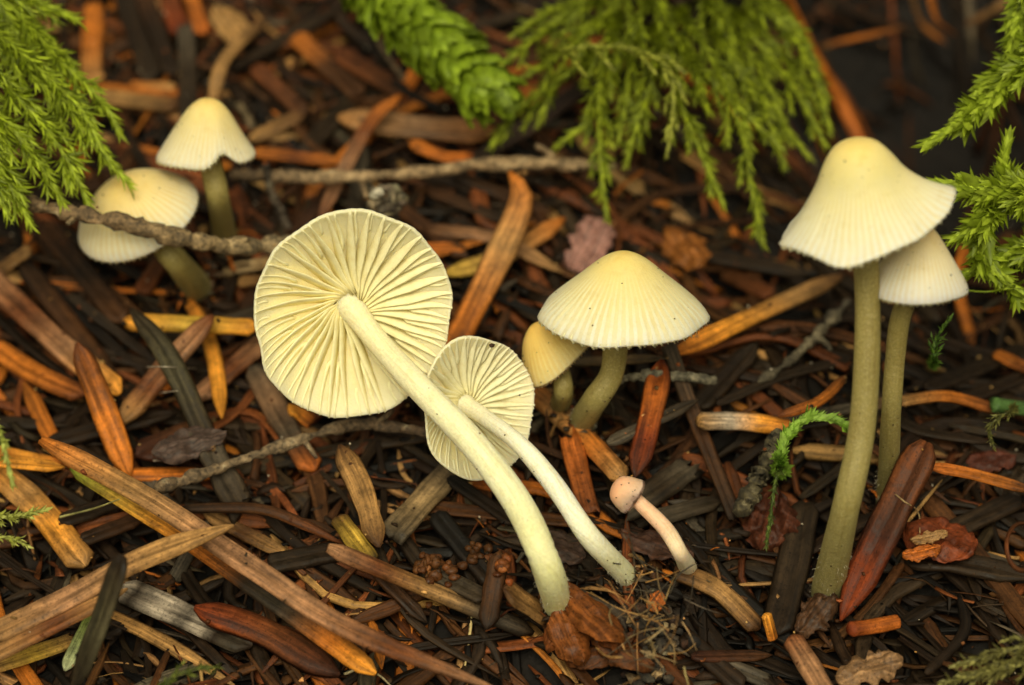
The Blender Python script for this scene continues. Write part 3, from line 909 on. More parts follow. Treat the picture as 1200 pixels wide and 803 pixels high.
# ------------------------------------------------------------------ flakes: scales, dry leaves, chips
def flake(name, label, cat, px, py, Lpx, Wpx, ang, col, curl=.2, ripple=.06, tilt=0.0, rag=.12, lift=0.0, power=.6, mat=None, nu=30, nv=13, parent=None, thick=.009, bend=0.0):
    L, Wd = Lpx * PX, Wpx * PX
    hh = 0.0
    for it in range(3):
        a, b = G(px, py, hh)
        d = math.hypot(L, Wd) * .25
        aa, bb = np.meshgrid(np.linspace(a - d, a + d, 9), np.linspace(b - d, b + d, 9))
        hh = float(np.percentile(hget(aa, bb), 75)) + lift
    u, v = np.meshgrid(np.linspace(-1, 1, nu), np.linspace(-1, 1, nv), indexing='ij')
    ed = np.clip(1 - np.abs(u) ** (2.2), 0, 1) ** power * (.75 + .25 * np.abs(u) ** .1) + .03
    rg = 1 + rag * (np.interp(u.ravel(), np.linspace(-1, 1, 16), rng.normal(0, .8, 16)).reshape(u.shape)) * np.sign(v) + rag * .35 * rng.normal(0, 1, u.shape) * (np.abs(v) > .95)
    x = u * L / 2
    y = v * Wd / 2 * ed * rg
    z = -curl * Wd * (v ** 2) + bend * L * u ** 2 + ripple * ((vnoise(u * 3 + 20, v * 3 + 20, 1.0, int(px + py)) - .5) * 2 + (vnoise(u * 7 + 20, v * 6 + 20, 1.0, int(px)) - .5) * 1.2) * Wd - .04 * np.exp(-(v / .12) ** 2) * Wd
    ca, sa = math.cos(R_(ang)), math.sin(R_(ang))
    top = np.stack([x, y, z], -1).reshape(-1, 3)
    bot = top.copy()
    bot[:, 2] -= thick
    loc = np.vstack([top, bot])
    ct, st_ = math.cos(R_(tilt)), math.sin(R_(tilt))
    X = loc[:, 0] * ct - loc[:, 2] * st_
    Z = loc[:, 0] * st_ + loc[:, 2] * ct
    # image axes on the slope: x along RIGHT, y up the slope
    A = a + X * ca - loc[:, 1] * sa
    B = b + X * sa + loc[:, 1] * ca
    V = RIGHT * A[:, None] + TT * B[:, None] + NN * (hh + .04 + Z)[:, None]
    n = nu * nv
    F = []
    idx = lambda i, j: i * nv + j
    for i in range(nu - 1):
        for j in range(nv - 1):
            F.append((idx(i, j), idx(i + 1, j), idx(i + 1, j + 1), idx(i, j + 1)))
            F.append((n + idx(i, j), n + idx(i, j + 1), n + idx(i + 1, j + 1), n + idx(i + 1, j)))
    ring = [idx(i, 0) for i in range(nu)] + [idx(nu - 1, j) for j in range(1, nv)] + [idx(i, nv - 1) for i in range(nu - 2, -1, -1)] + [idx(0, j) for j in range(nv - 2, 0, -1)]
    for k in range(len(ring)):
        p, q = ring[k], ring[(k + 1) % len(ring)]
        F.append((q, p, n + p, n + q))
    cc = np.array(C[col] if isinstance(col, str) else col)
    cols = np.broadcast_to(cc, (2 * n, 3)) * (1 + .25 * rng.normal(0, .4, (2 * n, 1)))
    nuv = np.stack([np.tile(x.ravel(), 2), np.tile((y / Wd).ravel() * 2, 2), np.full(2 * n, random.random() * 9)], 1)
    o = recenter(build(name, V, F, mat or M_SCALE, None, np.clip(cols, .003, 1), nuv))
    if parent is not None:
        adopt(o, parent)
    else:
        tagit(o, label, cat)
    return o


flake('papery_fragment', 'papery tan leaf fragment at the back beside the curled strip', 'leaf fragment', 270, 30, 80, 42, -60, 'tan', .1, .1, 0, .1, .1)
flake('pink_chip', 'pinkish grey mottled chip standing behind the convex cap', 'chip', 690, 290, 74, 50, 62, (.30, .15, .12), .08, .12, 25, .16, .1, .28, thick=.05)
flake('dry_leaf', 'orange brown dry leaf scrap behind the convex cap', 'leaf scrap', 800, 292, 92, 50, -62, (.22, .075, .014), .12, .14, 15, .2, .1, .8)
flake('dry_leaf', 'wrinkled dark red dry leaf behind the big red brown needle', 'leaf scrap', 1105, 596, 90, 66, -35, (.13, .028, .008), .12, .10, 10, .1, .05, .6)
flake('dry_leaf', 'dull red crumpled leaf scrap under the green sprig', 'leaf scrap', 905, 575, 75, 60, 70, (.075, .022, .010), .06, .22, 24, .16, .0, .8)
flake('bark_flake', 'dark red flake lying behind the tall pair of stems', 'bark flake', 1165, 515, 60, 34, 10, (.07, .02, .011), .1, .1, 0, .1, 0)
flake('bark_flake', 'brown flake lying at the tall stem foot', 'bark flake', 955, 718, 70, 40, 50, (.06, .028, .013), .2, .12, 10, .2, .1)
flake('wood_chip', 'pale tan torn chip lying beside the pinkish red stub', 'chip', 1018, 785, 78, 40, 15, (.22, .12, .055), .15, .12, 8, .2, .15)
flake('wood_chip', 'small straw coloured torn scrap on the red dry leaf', 'chip', 1088, 632, 44, 16, 10, (.28, .15, .055), .2, .15, 5, .2, .2)
flake('bark_flake', 'small orange flake under the straw coloured scrap', 'bark flake', 1080, 646, 46, 20, 15, 'ora', .1, .1, 0, .2, .15)
flake('bark_flake', 'orange flake peeking out under the green moss clump', 'bark flake', 622, 112, 36, 30, 80, 'ora', .1, .1, 0, .1, .2)
flake('bark_flake', 'dull brown bark flake below the second leaning stem', 'bark flake', 650, 640, 80, 44, -30, (.06, .035, .025), .1, .1, 0, .15, 0)
flake('bark_flake', 'dark brown bark flake beside the pink button foot', 'bark flake', 770, 640, 90, 40, -25, (.07, .032, .02), .1, .1, 0, .15, 0)
flake('bark_flake', 'wide dark bark flake beside the thin lichen twig', 'bark flake', 222, 520, 90, 44, 20, (.07, .045, .035), .12, .1, 0, .1, .02)
flake('bark_flake', 'grey brown bark flake behind the tall pair', 'bark flake', 1190, 545, 60, 44, 60, 'dg', .1, .1, 0, .1, .05)

# amber bud scales wrapped round the foot of the thick leaning stem
sx = empty('bud_scale_cluster', P(690, 740, 1.95))
tagit(sx, 'glossy amber translucent bud scales at the foot of the thick leaning stem', 'bud scales')
for (px, py, L, Wd, an, tl, lf, cl) in ((696, 716, 116, 44, -56, 8, .34, (.15, .045, .009)), (668, 746, 80, 44, 112, 12, .22, (.19, .058, .013)), (728, 750, 92, 40, -38, -8, .2, (.09, .03, .008)), (654, 736, 66, 30, 66, 18, .14, (.17, .05, .012)), (704, 764, 84, 34, 24, 6, .1, (.08, .027, .008)), (716, 728, 70, 30, -78, 16, .26, (.12, .036, .009))):
    flake('scale', None, None, px, py, L, Wd, an, cl, .30, .09, tl, .10, lf, .95, parent=sx, nu=30, nv=15, bend=.08)

# curled brown ring at the edge behind the dark wide needles
def curl_ring():
    t = np.linspace(R_(40), R_(330), 30)
    c0 = P(1196, 640, 1.75)
    ctr = c0 + RIGHT * (np.cos(t) * 16 * PX)[:, None] + UP * (np.sin(t) * 26 * PX)[:, None] + BACK * (.12 + .1 * np.cos(t))[:, None]
    V, F = sweep(ctr, BACK, np.linspace(.012, .022, 30), np.linspace(.05, .03, 30), SEC_RND)
    o = recenter(build('curled_strip', V, F, M_NEEDLE, None, colours(['brn', 'rbr', 'brn'], np.linspace(0, 1, 30), 10), np.stack([np.repeat(np.linspace(0, 2, 30), 10), np.tile(SEC_RND[:, 0], 30), np.zeros(300)], 1)))
    tagit(o, 'thin brown strip curled into a ring beside the dark wide needles', 'strip')


curl_ring()

# ------------------------------------------------------------------ granules, crumbs, rootlets
def ico(sub=1):
    import bmesh
    bm = bmesh.new()
    bmesh.ops.create_icosphere(bm, subdivisions=sub, radius=1.0)
    v = np.array([x.co[:] for x in bm.verts])
    f = [tuple(x.index for x in q.verts) for q in bm.faces]
    bm.free()
    return v, f


ICV, ICF = ico(2)


def lumps(spots, colf, rough=.15):
    Vs, Fs, Cs, off = [], [], [], 0
    for (p, r, c) in spots:
        q = rng.normal(0, 1, 3)
        k = 1 + rough * np.sin(ICV @ (q * 2.2) + q[0] * 5)[:, None] + rough * .5 * np.sin(ICV @ (rng.normal(0, 4, 3)))[:, None]
        Vs.append(p + ICV * k * r * np.array([1, 1, .85]) * (1 + rng.normal(0, .12, 3)))
        Fs += [tuple(i + off for i in f) for f in ICF]
        Cs.append(np.broadcast_to(c, (len(ICV), 3)))
        off += len(ICV)
    return np.vstack(Vs), Fs, np.vstack(Cs)


def granules(label, px, py, sxp, syp, count, r, col, base_lift=.0):
    a0, b0 = G(px, py, 0)
    spots = []
    for _ in range(count):
        x, y = random.gauss(0, .42), random.gauss(0, .42)
        a, b = G(px + x * sxp, py + y * syp, 0)
        h = float(hget(a, b)) + base_lift
        rr = r * random.uniform(.6, 1.25)
        spots.append((W(a, b, min(h, .25) + rr * .5 + .10 * math.exp(-(x * x + y * y) * 3) * random.random()), rr, jitter(col, .3)))
    V, F, c = lumps(spots, None)
    o = recenter(build('granule_heap', V, F, M_SCALE, None, c, np.zeros((len(V), 3))))
    tagit(o, label, 'granules', kind='stuff')


granules('heap of amber brown round granules beside the beige cut needle', 515, 645, 40, 24, 60, .036, (.10, .036, .010))
granules('small heap of dark amber granules under the leaning stem', 565, 618, 18, 18, 24, .03, (.08, .03, .009))
granules('larger heap of brown granules beside the tip of the dark red strip', 330, 795, 50, 18, 70, .05, (.14, .048, .014))
granules('rusty crumbs at the foot of the leaning stem', 598, 668, 18, 14, 24, .04, (.14, .04, .01))

# loose humus crumbs over everything, too many to count
spots = []
for _ in range(2600):
    a, b = random.uniform(-5.5, 5.5), random.uniform(-5, 6)
    spots.append((W(a, b, float(hget(a, b)) - .002), random.choice([.005, .007, .010, .015, .022]) * random.uniform(.7, 1.3), jitter(C[random.choice(['dk', 'brn', 'brn', 'dg', 'rbr', 'rbr', 'tan'])], .5)))
ICV, ICF = ico(1)
V, F, c = lumps(spots, None, .55)
tagit(build('humus_crumb', V, F, M_NEEDLE, None, c, np.stack([V[:, 0], V[:, 1] * 3, V[:, 2]], 1)), 'fine dark crumbs of humus scattered over the litter', 'crumbs', kind='stuff')
ICV, ICF = ico(2)

# pale lichen knob and fibrous clump
kn = []
for _ in range(46):
    q = rng.normal(0, 1, 3)
    q /= np.linalg.norm(q)
    p = P(452, 234, -.45) + q * np.array([.13, .09, .1])
    kn.append((p, random.uniform(.025, .055), jitter((.30, .24, .14) if random.random() < .7 else (.12, .09, .05), .3)))
kn += [(P(443, 226, -.33), .05, (.62, .56, .42)), (P(438, 229, -.32), .04, (.6, .55, .4))]
V, F, c = lumps(kn, None, .2)
tagit(recenter(build('lichen_knob', V, F, M_BARK, None, c, np.zeros((len(V), 3)))), 'pale crusty lichen knob beside the top of the big gilled cap', 'lichen')


def fibres(name, label, cat, strands, mat, kind=None, part_parent=None):
    Vs, Fs, Cs, Us, off = [], [], [], [], 0
    for (q, r, c) in strands:
        n = len(q)
        rr = r * np.linspace(1, .5, n)
        sec = SEC_RND[::2]
        V, F = sweep(q, BACK + .01, rr, rr, sec)
        Vs.append(V)
        Fs += [tuple(i + off for i in f) for f in F]
        Cs.append(np.broadcast_to(c, (len(V), 3)))
        Us.append(np.stack([np.repeat(np.linspace(0, 1, n), 5), np.zeros(len(V)), np.full(len(V), random.random() * 9)], 1))
        off += len(V)
    o = recenter(build(name, np.vstack(Vs), Fs, mat, None, np.vstack(Cs), np.vstack(Us)))
    if label:
        tagit(o, label, cat, kind=kind)
    return o


# tangle of grey fibres and crumbs round the feet of the leaning stem and the button
sp = []
for _ in range(120):
    px, py = random.gauss(762, 17), random.gauss(722, 24)
    a, b = G(px, py, 0)
    sp.append((W(a, b, min(float(hget(a, b)), .15) + random.uniform(0, .18)), random.uniform(.02, .055), jitter(C[random.choice(['gry', 'dg', 'brn', 'bei', 'dk'])], .3)))
V, F, c = lumps(sp, None, .3)
root = empty('fibrous_clump', P(762, 722, 1.9))
tagit(root, 'greyish crumbly clump with torn fibres beside the amber scales', 'debris clump')
o = recenter(build('crumb', V, F, M_BARK, None, c, np.zeros((len(V), 3))))
o['kind'] = 'stuff'
adopt(o, root)
st = []
for _ in range(60):
    px, py = random.gauss(760, 20), random.gauss(715, 28)
    p = P(px, py, 2.0 + random.uniform(0, .25) + (py - 720) * .006)
    d = rng.normal(0, .09, 3)
    st.append((resample([p, p + d + rng.normal(0, .02, 3), p + 2 * d], 6), .006, jitter(C[random.choice(['bei', 'gry', 'tan'])], .2)))
o = fibres('fibre', None, None, st, M_NEEDLE)
o['kind'] = 'stuff'
adopt(o, root)
flake('torn_chip', None, None, 768, 708, 26, 20, 60, 'ora', .1, .1, 20, .1, .25, parent=root)


def rootlet(label, pts, r, col, dd=.12, group=None):
    w3 = []
    for (px, py) in pts:
        a, b = G(px, py, 0)
        h = float(hget(a, b))
        a, b = G(px, py, h + dd)
        w3.append(W(a, b, h + dd))
    # smooth out the steps of the litter
    w3 = np.array(w3)
    q = resample(w3, 24)
    o = fibres('rootlet', label, 'rootlet', [(q, r, np.array(col))], M_NEEDLE)
    if group:
        o['group'] = group


rootlet('stiff pale yellow rootlet standing beside the dark stub', [(554, 702), (552, 730), (549, 755), (545, 780)], .016, (.6, .46, .2), .1)
rootlet('pale looping rootlet beside the tip of the long pinkish brown needle', [(404, 790), (425, 783), (445, 792), (460, 806)], .013, (.55, .45, .25), .08)
rootlet('fine pale thread lying on the big red brown needle', [(1040, 572), (1060, 588), (1076, 600), (1078, 625)], .008, (.6, .42, .2), .15)
rootlet('fine pale threads crossing below the reddish needle', [(150, 470), (180, 462), (208, 458)], .007, (.6, .52, .4), .1)
rootlet('fine curved thread below the curved dark olive needle', [(180, 540), (200, 536), (222, 498)], .007, (.6, .52, .4), .1)
rootlet('fine white thread beside the bright yellow orange needle', [(172, 430), (195, 430), (230, 432)], .006, (.6, .52, .4), .12)
rootlet('thin green thread lying across the mottled yellow needle', [(70, 606), (110, 596), (140, 585)], .010, (.35, .33, .12), .12)

# small white and tan flecks of mould and bud dust
sp = []
for _ in range(420):
    a, b = random.uniform(-4.5, 4.5), random.uniform(-4, 4.5)
    sp.append((W(a, b, float(hget(a, b)) + .004), random.uniform(.005, .011), np.array(random.choice([(.6, .52, .38), (.5, .3, .1), (.4, .2, .05)]))))
ICV, ICF = ico(1)
V, F, c = lumps(sp, None, .3)
tagit(build('bud_dust', V, F, M_NEEDLE, None, c, np.zeros((len(V), 3))), 'tiny pale flecks of dust and mould sprinkled on the litter', 'flecks', kind='stuff')


# ------------------------------------------------------------------ mushrooms
def cap_surface(R, prof, t, phi, lobes, warp, dents, stri_n, stri_a, thick=0.0):
    """radius and height of a cap at t (0 apex, 1 rim) and angle phi"""
    pr = np.array(prof)
    x = np.concatenate([[0], np.cumsum(np.hypot(np.diff(pr[:, 0]), np.diff(pr[:, 1])))])
    x /= x[-1]
    sm = resample(pr, 60)
    xs = np.linspace(0, 1, 60)
    r = np.interp(t, xs, sm[:, 0])
    z = np.interp(t, xs, sm[:, 1])
    k = t ** 2
    lob = sum(am * np.cos(n * phi + ph) for (n, am, ph) in lobes)
    wp = sum(am * np.cos(n * phi + ph) for (n, am, ph) in warp)
    r = r * (1 + lob * k)
    z = z + wp * k
    for (ph, wd, dz, dr) in dents:
        dd = np.angle(np.exp(1j * (phi - ph)))
        g = np.exp(-(dd / wd) ** 2) * np.clip((t - .25) / .75, 0, 1)
        z = z + dz * g
        r = r * (1 - dr * g)
    if stri_n:
        jag = phi + .02 * np.sin(7 * phi + 1.3) + .013 * np.sin(17 * phi)
        s_ = np.abs(np.sin(jag * stri_n / 2)) ** .7
        kk = np.clip((t - .22) / .5, 0, 1) ** 1.1
        z = z - stri_a * .5 * (1 - s_) * kk
        r = r * (1 - .004 * (1 - s_) * np.clip((t - .8) / .2, 0, 1))
    return r * R, z * R


def mushroom(label, rim, R, axis, prof, stem_pts, stem_r, mats, lobes=(), warp=(), dents=(), stri=(60, .012), gills=0, joined=True, thick=.035, nseg=240, nring=26, gdepth=.13, group=None, stem_first=.0, foot=True, slant=1.15):
    """rim: centre of the rim in world; axis: unit vector to the apex; stem_pts: world points below the cap"""
    axis = np.array(axis, float)
    axis /= np.linalg.norm(axis)
    X = RIGHT - axis * (RIGHT @ axis)
    X /= np.linalg.norm(X)
    Y = np.cross(axis, X)
    Hh = -prof[-1][1]
    apex = rim + axis * Hh * R
    m_cap, m_gill, m_stem = mats
    foot_p = np.array(stem_pts[-1])
    root = empty('mushroom', foot_p)
    tagit(root, label, 'mushroom', group)
    loc = lambda r, z, ph: apex + X * (r * np.cos(ph))[..., None] + Y * (r * np.sin(ph))[..., None] + axis * z[..., None]
    phi = np.linspace(0, 2 * math.pi, nseg, endpoint=False)
    ts = np.linspace(0, 1, nring) ** .9
    ts[0] = .012
    T, PH = np.meshgrid(ts, phi, indexing='ij')
    r, z = cap_surface(R, prof, T, PH, lobes, warp, dents, stri[0], stri[1])
    top = loc(r, z, PH)
    tb = ts[::-1]
    T2, PH2 = np.meshgrid(tb, phi, indexing='ij')
    r2, z2 = cap_surface(R, prof, T2, PH2, lobes, warp, dents, stri[0], stri[1])
    th = thick * (1 - .6 * T2 ** 3)
    und = loc(r2 * (1 - .015 * T2), z2 - th - .004, PH2)
    V = np.vstack([top.reshape(-1, 3), und.reshape(-1, 3)])
    n2 = nring * 2
    F = []
    for i in range(n2 - 1):
        for k in range(nseg):
            k2 = (k + 1) % nseg
            F.append((i * nseg + k, (i + 1) * nseg + k, (i + 1) * nseg + k2, i * nseg + k2))
    F.append(tuple(range(nseg)))
    F.append(tuple((n2 - 1) * nseg + k for k in range(nseg - 1, -1, -1)))
    tt = np.concatenate([T.ravel(), T2.ravel()])
    nuv = np.stack([tt, np.concatenate([PH.ravel(), PH2.ravel()]), np.zeros(len(tt))], 1)
    cap = recenter(build('cap', V, F, m_cap, None, None, nuv))
    adopt(cap, root)
    # gills
    Vs, Fs, Us, off = [], [], [], 0
    ng = gills or 44
    for k in range(ng * 2):
        lev = 0 if k % 2 == 0 else random.choice((1, 1, 2))
        t0 = (.09, .50, .74)[lev] + random.uniform(-.02, .05)
        ph0 = 2 * math.pi * (k + random.uniform(-.25, .25)) / (ng * 2)
        ns = (13, 8, 6)[lev]
        tg = np.linspace(t0, .988, ns)
        s = (tg - t0) / (.988 - t0)
        dep = gdepth * R * (1, .62, .40)[lev] * (np.clip(s / .18 + (.75 if lev == 0 else .02), 0, 1) ** .7) * np.clip((1 - tg) / .55 + .16, .05, 1) ** .75
        if lev == 0:
            dep = dep + .05 * np.exp(-(tg - t0) / .07) * R
        wav = .016 * np.sin(s * random.uniform(3, 6) + random.uniform(0, 6)) * (.3 + s) * random.uniform(.3, 1)
        ph = ph0 + wav
        sl = slant * random.uniform(.8, 1.2) * dep
        r_, z_ = cap_surface(R, prof, tg, ph, lobes, warp, dents, 0, 0)
        th_ = thick * (1 - .6 * tg ** 3)
        rr = np.maximum(r_, .02)
        gt = .0065 + .004 * (1 - s)
        P4 = []
        for (sd, low) in ((-1, 0), (1, 0), (1, 1), (-1, 1)):
            dph = (sd * gt * (1.6 if not low else .8) + low * (sl + .005 * R * (lev == 0) * np.sin(s * 7 + k))) / np.maximum(rr, .10)
            zz = z_ - th_ - .004 + .014 * (1 - low) - low * (dep + .004)
            P4.append(loc(rr, zz, ph + dph))
        Vg = np.stack(P4, 1).reshape(-1, 3)
        Fg = []
        for i in range(ns - 1):
            for q in range(4):
                q2 = (q + 1) % 4
                Fg.append((i * 4 + q, i * 4 + q2, (i + 1) * 4 + q2, (i + 1) * 4 + q))
        Fg += [(3, 2, 1, 0), tuple((ns - 1) * 4 + q for q in range(4))]
        ug = np.stack([np.repeat(tg, 4), np.tile([0, 0, 1, 1], ns), np.zeros(ns * 4)], 1)
        if gills and not joined:
            adopt(recenter(build('gill', Vg, Fg, m_gill, None, None, ug)), root)
        else:
            Vs.append(Vg)
            Fs += [tuple(i + off for i in f) for f in Fg]
            Us.append(ug)
            off += len(Vg)
    if Vs:
        g = recenter(build('gill_layer', np.vstack(Vs), Fs, m_gill, None, None, np.vstack(Us)))
        g['kind'] = 'stuff'
        adopt(g, root)
    # stem
    a0 = apex - axis * (thick if gills else Hh * R * .5)
    a1 = rim + axis * (Hh * R * .35)
    pts = [a0, a0 - axis * Hh * R * .2 - axis * .02] + [np.array(p) for p in stem_pts]
    if gills:
        pts.pop(1)
    n = 60
    ctr = resample(pts, n)
    s = np.linspace(0, 1, n)
    rad = np.interp(s, np.linspace(0, 1, len(stem_r)), stem_r)
    rad = rad * (1 + .025 * np.interp(s, np.linspace(0, 1, 14), rng.normal(0, 1, 14)))
    rad = rad * (1 + (.75 if gills else .1) * np.exp(-s / .035))
    m = 20
    sec = np.array([(math.cos(a), math.sin(a)) for a in np.linspace(0, 2 * math.pi, m, endpoint=False)])
    V, F = sweep(ctr, BACK if abs(axis @ BACK) < .8 else UP, rad, rad, sec)
    nuv = np.stack([np.repeat(s, m), np.tile(np.arange(m) / m, n), np.zeros(n * m)], 1)
    adopt(recenter(build('stem', V, F, m_stem, None, None, nuv)), root)
    gr = []
    for _ in range(20):
        t_, p_ = np.array([random.uniform(.25, .98)]), np.array([random.uniform(0, 6.28)])
        r_, z_ = cap_surface(R, prof, t_, p_, lobes, warp, dents, 0, 0)
        gr.append((loc(r_, z_, p_)[0], random.choice([.004, .005, .007]), np.array((.05, .026, .012))))
    for _ in range(26):
        i = int(n * random.betavariate(2.2, 1.2) * .98)
        a = random.uniform(0, 6.28)
        t = ctr[min(i + 1, n - 1)] - ctr[max(i - 1, 0)]
        t /= np.linalg.norm(t)
        e1 = np.cross(t, UP + .1)
        e1 /= np.linalg.norm(e1)
        e2 = np.cross(t, e1)
        gr.append((ctr[i] + (e1 * math.cos(a) + e2 * math.sin(a)) * rad[i], random.choice([.004, .006, .008]), jitter((.05, .028, .014), .4)))
    V, F, c_ = lumps(gr, None, .3)
    g_ = recenter(build('grit', V, F, M_NEEDLE, None, c_, np.zeros((len(V), 3))))
    g_['kind'] = 'stuff'
    adopt(g_, root)
    FEET.append(np.array(stem_pts[-2]))
    if foot:
        st_ = []
        for _ in range(170):
            i = random.choice([n - 4, n - 6, n - 8, n - 10, n - 12, n - 15])
            a = random.uniform(0, 6.28)
            t = ctr[min(i + 1, n - 1)] - ctr[i - 1]
            t /= np.linalg.norm(t)
            e1 = np.cross(t, BACK)
            e1 /= np.linalg.norm(e1)
            e2 = np.cross(t, e1)
            o_ = e1 * math.cos(a) + e2 * math.sin(a)
            p0 = ctr[i] + t * random.uniform(-.06, .06) + o_ * rad[i] * .95
            ln = random.uniform(.01, .032)
            st_.append((np.array([p0, p0 + o_ * ln * .6 + t * ln * .3, p0 + o_ * ln + t * ln * 1.0]), random.choice([.0012, .0016]), np.array((.6, .55, .4))))
        f = fibres('fuzz', None, None, st_, M_NEEDLE)
        f['kind'] = 'stuff'
        adopt(f, root)
    return root


FEET = []


def foot(px, py, deep=.35):
    """a stem foot in the litter: the pixel where it disappears, then on down into the ground"""
    h = 0.0
    for _ in range(4):
        a, b = G(px, py, h)
        h = min(float(np.percentile(hget(a + np.linspace(-.1, .1, 5), np.full(5, b)), 50)), .15)
    p = W(a, b, h)
    return p, p - BACK * deep * .7 - NN * deep * .35


CREAM = [(0.0, (0.865, 0.589, 0.150)), (.35, (0.858, 0.677, 0.298)), (.7, (0.86, 0.77, 0.49)), (1.0, (0.85, 0.80, 0.62))]
F_CONV = flesh_material('convex_cap_flesh', CREAM, stria=58)
F_TALL = flesh_material('tall_cap_flesh', [(0, (0.865, 0.608, 0.180)), (.4, (0.855, 0.677, 0.302)), (.75, (0.848, 0.766, 0.515)), (1, (0.836, 0.797, 0.650))], stria=64)
F_BELL = flesh_material('bell_cap_flesh', [(0, (0.865, 0.551, 0.220)), (.4, (0.855, 0.649, 0.370)), (.8, (0.845, 0.747, 0.570)), (1, (0.836, 0.768, 0.663))], stria=48)
F_BACK = flesh_material('back_cap_flesh', [(0, (0.856, 0.570, 0.160)), (.4, (0.846, 0.639, 0.291)), (1, (0.827, 0.739, 0.546))], stria=50)
F_YEL = flesh_material('yellow_cap_flesh', [(0, (.92, .53, .12)), (.5, (.92, .58, .18)), (1, (.92, .64, .27))], stria=40)
F_PINK = flesh_material('pink_cap_flesh', [(0, (.86, .42, .25)), (1, (.88, .47, .30))])
F_UND = flesh_material('gilled_cap_flesh', [(0, (.90, .70, .32)), (1, (.92, .80, .48))])
F_GILL = gill_material('gill_flesh', [(0, (.97, .85, .40)), (.35, (.98, .92, .54)), (1, (.98, .93, .60))])
F_GIL2 = gill_material('pale_gill_flesh', [(0, (.92, .83, .42)), (.35, (.93, .89, .58)), (1, (.93, .90, .64))])
F_STEM = flesh_material('pale_yellow_stem', [(0, (0.864, 0.798, 0.513)), (.5, (0.855, 0.840, 0.574)), (.85, (0.703, 0.693, 0.330)), (1, (0.532, 0.493, 0.204))], grain=.35, gscale=38, fibre=True)
F_STE2 = flesh_material('cream_stem', [(0, (0.874, 0.824, 0.600)), (.5, (0.874, 0.875, 0.744)), (.85, (0.722, 0.700, 0.419)), (1, (0.475, 0.433, 0.207))], grain=.35, gscale=38, fibre=True)
F_STEG = flesh_material('glassy_stem', [(0, (.25, .20, .055)), (.5, (.265, .22, .072)), (1, (.255, .225, .09))], grain=.5, gscale=42, sss=.6, fibre=True)
F_STEP = flesh_material('pinkish_stem', [(0, (.84, .46, .30)), (.25, (.84, .56, .38)), (.5, (.84, .74, .54)), (1, (.70, .64, .42))], grain=.35, gscale=38, fibre=True)


def ax(r, u, b):
    return RIGHT * r + UP * u + BACK * b


VERT = np.array([0, 0, 1.0])
FLATCAP = [(0, 0), (.2, -.03), (.5, -.10), (.8, -.22), (.95, -.31), (1, -.36)]
# the big one, its gills turned to the viewer
f1, g1 = foot(654, 722)
mushroom('big pale yellow mushroom leaning over with its round gilled underside fully showing', P(413, 369, 1.25), 121 * PX, ax(-.20, .42, -.885), FLATCAP,
         [P(440, 397, 1.14), P(495, 458, 1.50), P(556, 522, 1.72), P(608, 592, 1.88), P(640, 662, 1.97), f1, g1],
         [.078, .092, .098, .104, .110, .112, .110, .11], (F_UND, F_GILL, F_STEM), lobes=((3, .010, .5), (5, .008, 1.0), (9, .008, 2.0), (14, .006, 1.0), (2, -.07, 0)), warp=((3, .02, 1), (5, .015, 2)), stri=(70, .006), gills=35, joined=False, gdepth=.062)
f2, g2 = foot(733, 674)
mushroom('smaller cream mushroom with pale gills showing, its stem crossing behind the thick one', P(561, 477, 1.12), 78 * PX, ax(-.52, .12, -.84), [(0, 0), (.2, -.04), (.5, -.16), (.8, -.36), (.95, -.5), (1, -.56)],
         [P(572, 492, 1.18), P(612, 524, 1.5), P(652, 572, 1.62), P(690, 628, 1.72), f2, g2],
         [.056, .064, .072, .078, .083, .085, .085], (F_UND, F_GIL2, F_STE2), lobes=((2, -.07, 0.3), (3, .04, .4), (4, .03, 2.0), (7, .015, 1)), warp=((2, .06, .5), (3, .04, 1.7)), stri=(60, .006), gills=30, joined=False, gdepth=.066)
f3, g3 = foot(808, 670)
mushroom('tiny pinkish button mushroom with a curved white stem', P(739, 580, 1.55), 20 * PX, ax(-.82, .46, .30), [(0, 0), (.4, -.06), (.72, -.26), (.92, -.66), (1.0, -1.0), (1.04, -1.15)],
         [P(752, 592, 1.58), P(780, 620, 1.62), P(797, 648, 1.66), f3, g3], [.05, .056, .060, .066, .066, .066], (F_PINK, F_PINK, F_STEP), lobes=((2, .06, .5), (3, .06, 1)), stri=(0, 0), nseg=60, gills=0)
f4, g4 = foot(682, 494)
mushroom('pale yellow mushroom with a broad convex cap striped toward its rim', P(730, 369, 1.0), 97 * PX, ax(.0, math.cos(R_(21)), math.sin(R_(21))), [(0, 0), (.12, -.015), (.3, -.115), (.55, -.33), (.78, -.52), (.93, -.66), (1, -.77)],
         [P(722, 404, .9), P(716, 440, .8), P(698, 468, .72), f4, g4], [.085, .09, .095, .10, .105, .105], (F_CONV, F_GILL, F_STEG), lobes=((3, .012, 1.5), (7, .01, .5), (11, .008, 2)), warp=((3, .02, 2), (5, .012, 1)), stri=(58, .020))
f5, g5 = foot(655, 480)
mushroom('small deep yellow mushroom tucked under the broad convex cap', P(652, 424, .62), 43 * PX, ax(-.46, .80, .30), [(0, 0), (.2, -.04), (.5, -.28), (.75, -.65), (.92, -1.0), (1.0, -1.22)],
         [P(657, 438, .62), P(660, 460, .6), f5, g5], [.07, .075, .08, .085, .085], (F_YEL, F_YEL, F_STEG), warp=((2, .07, 1.0), (1, .06, .4)), lobes=((3, .04, .2),), stri=(40, .015))
f6, g6 = foot(968, 694)
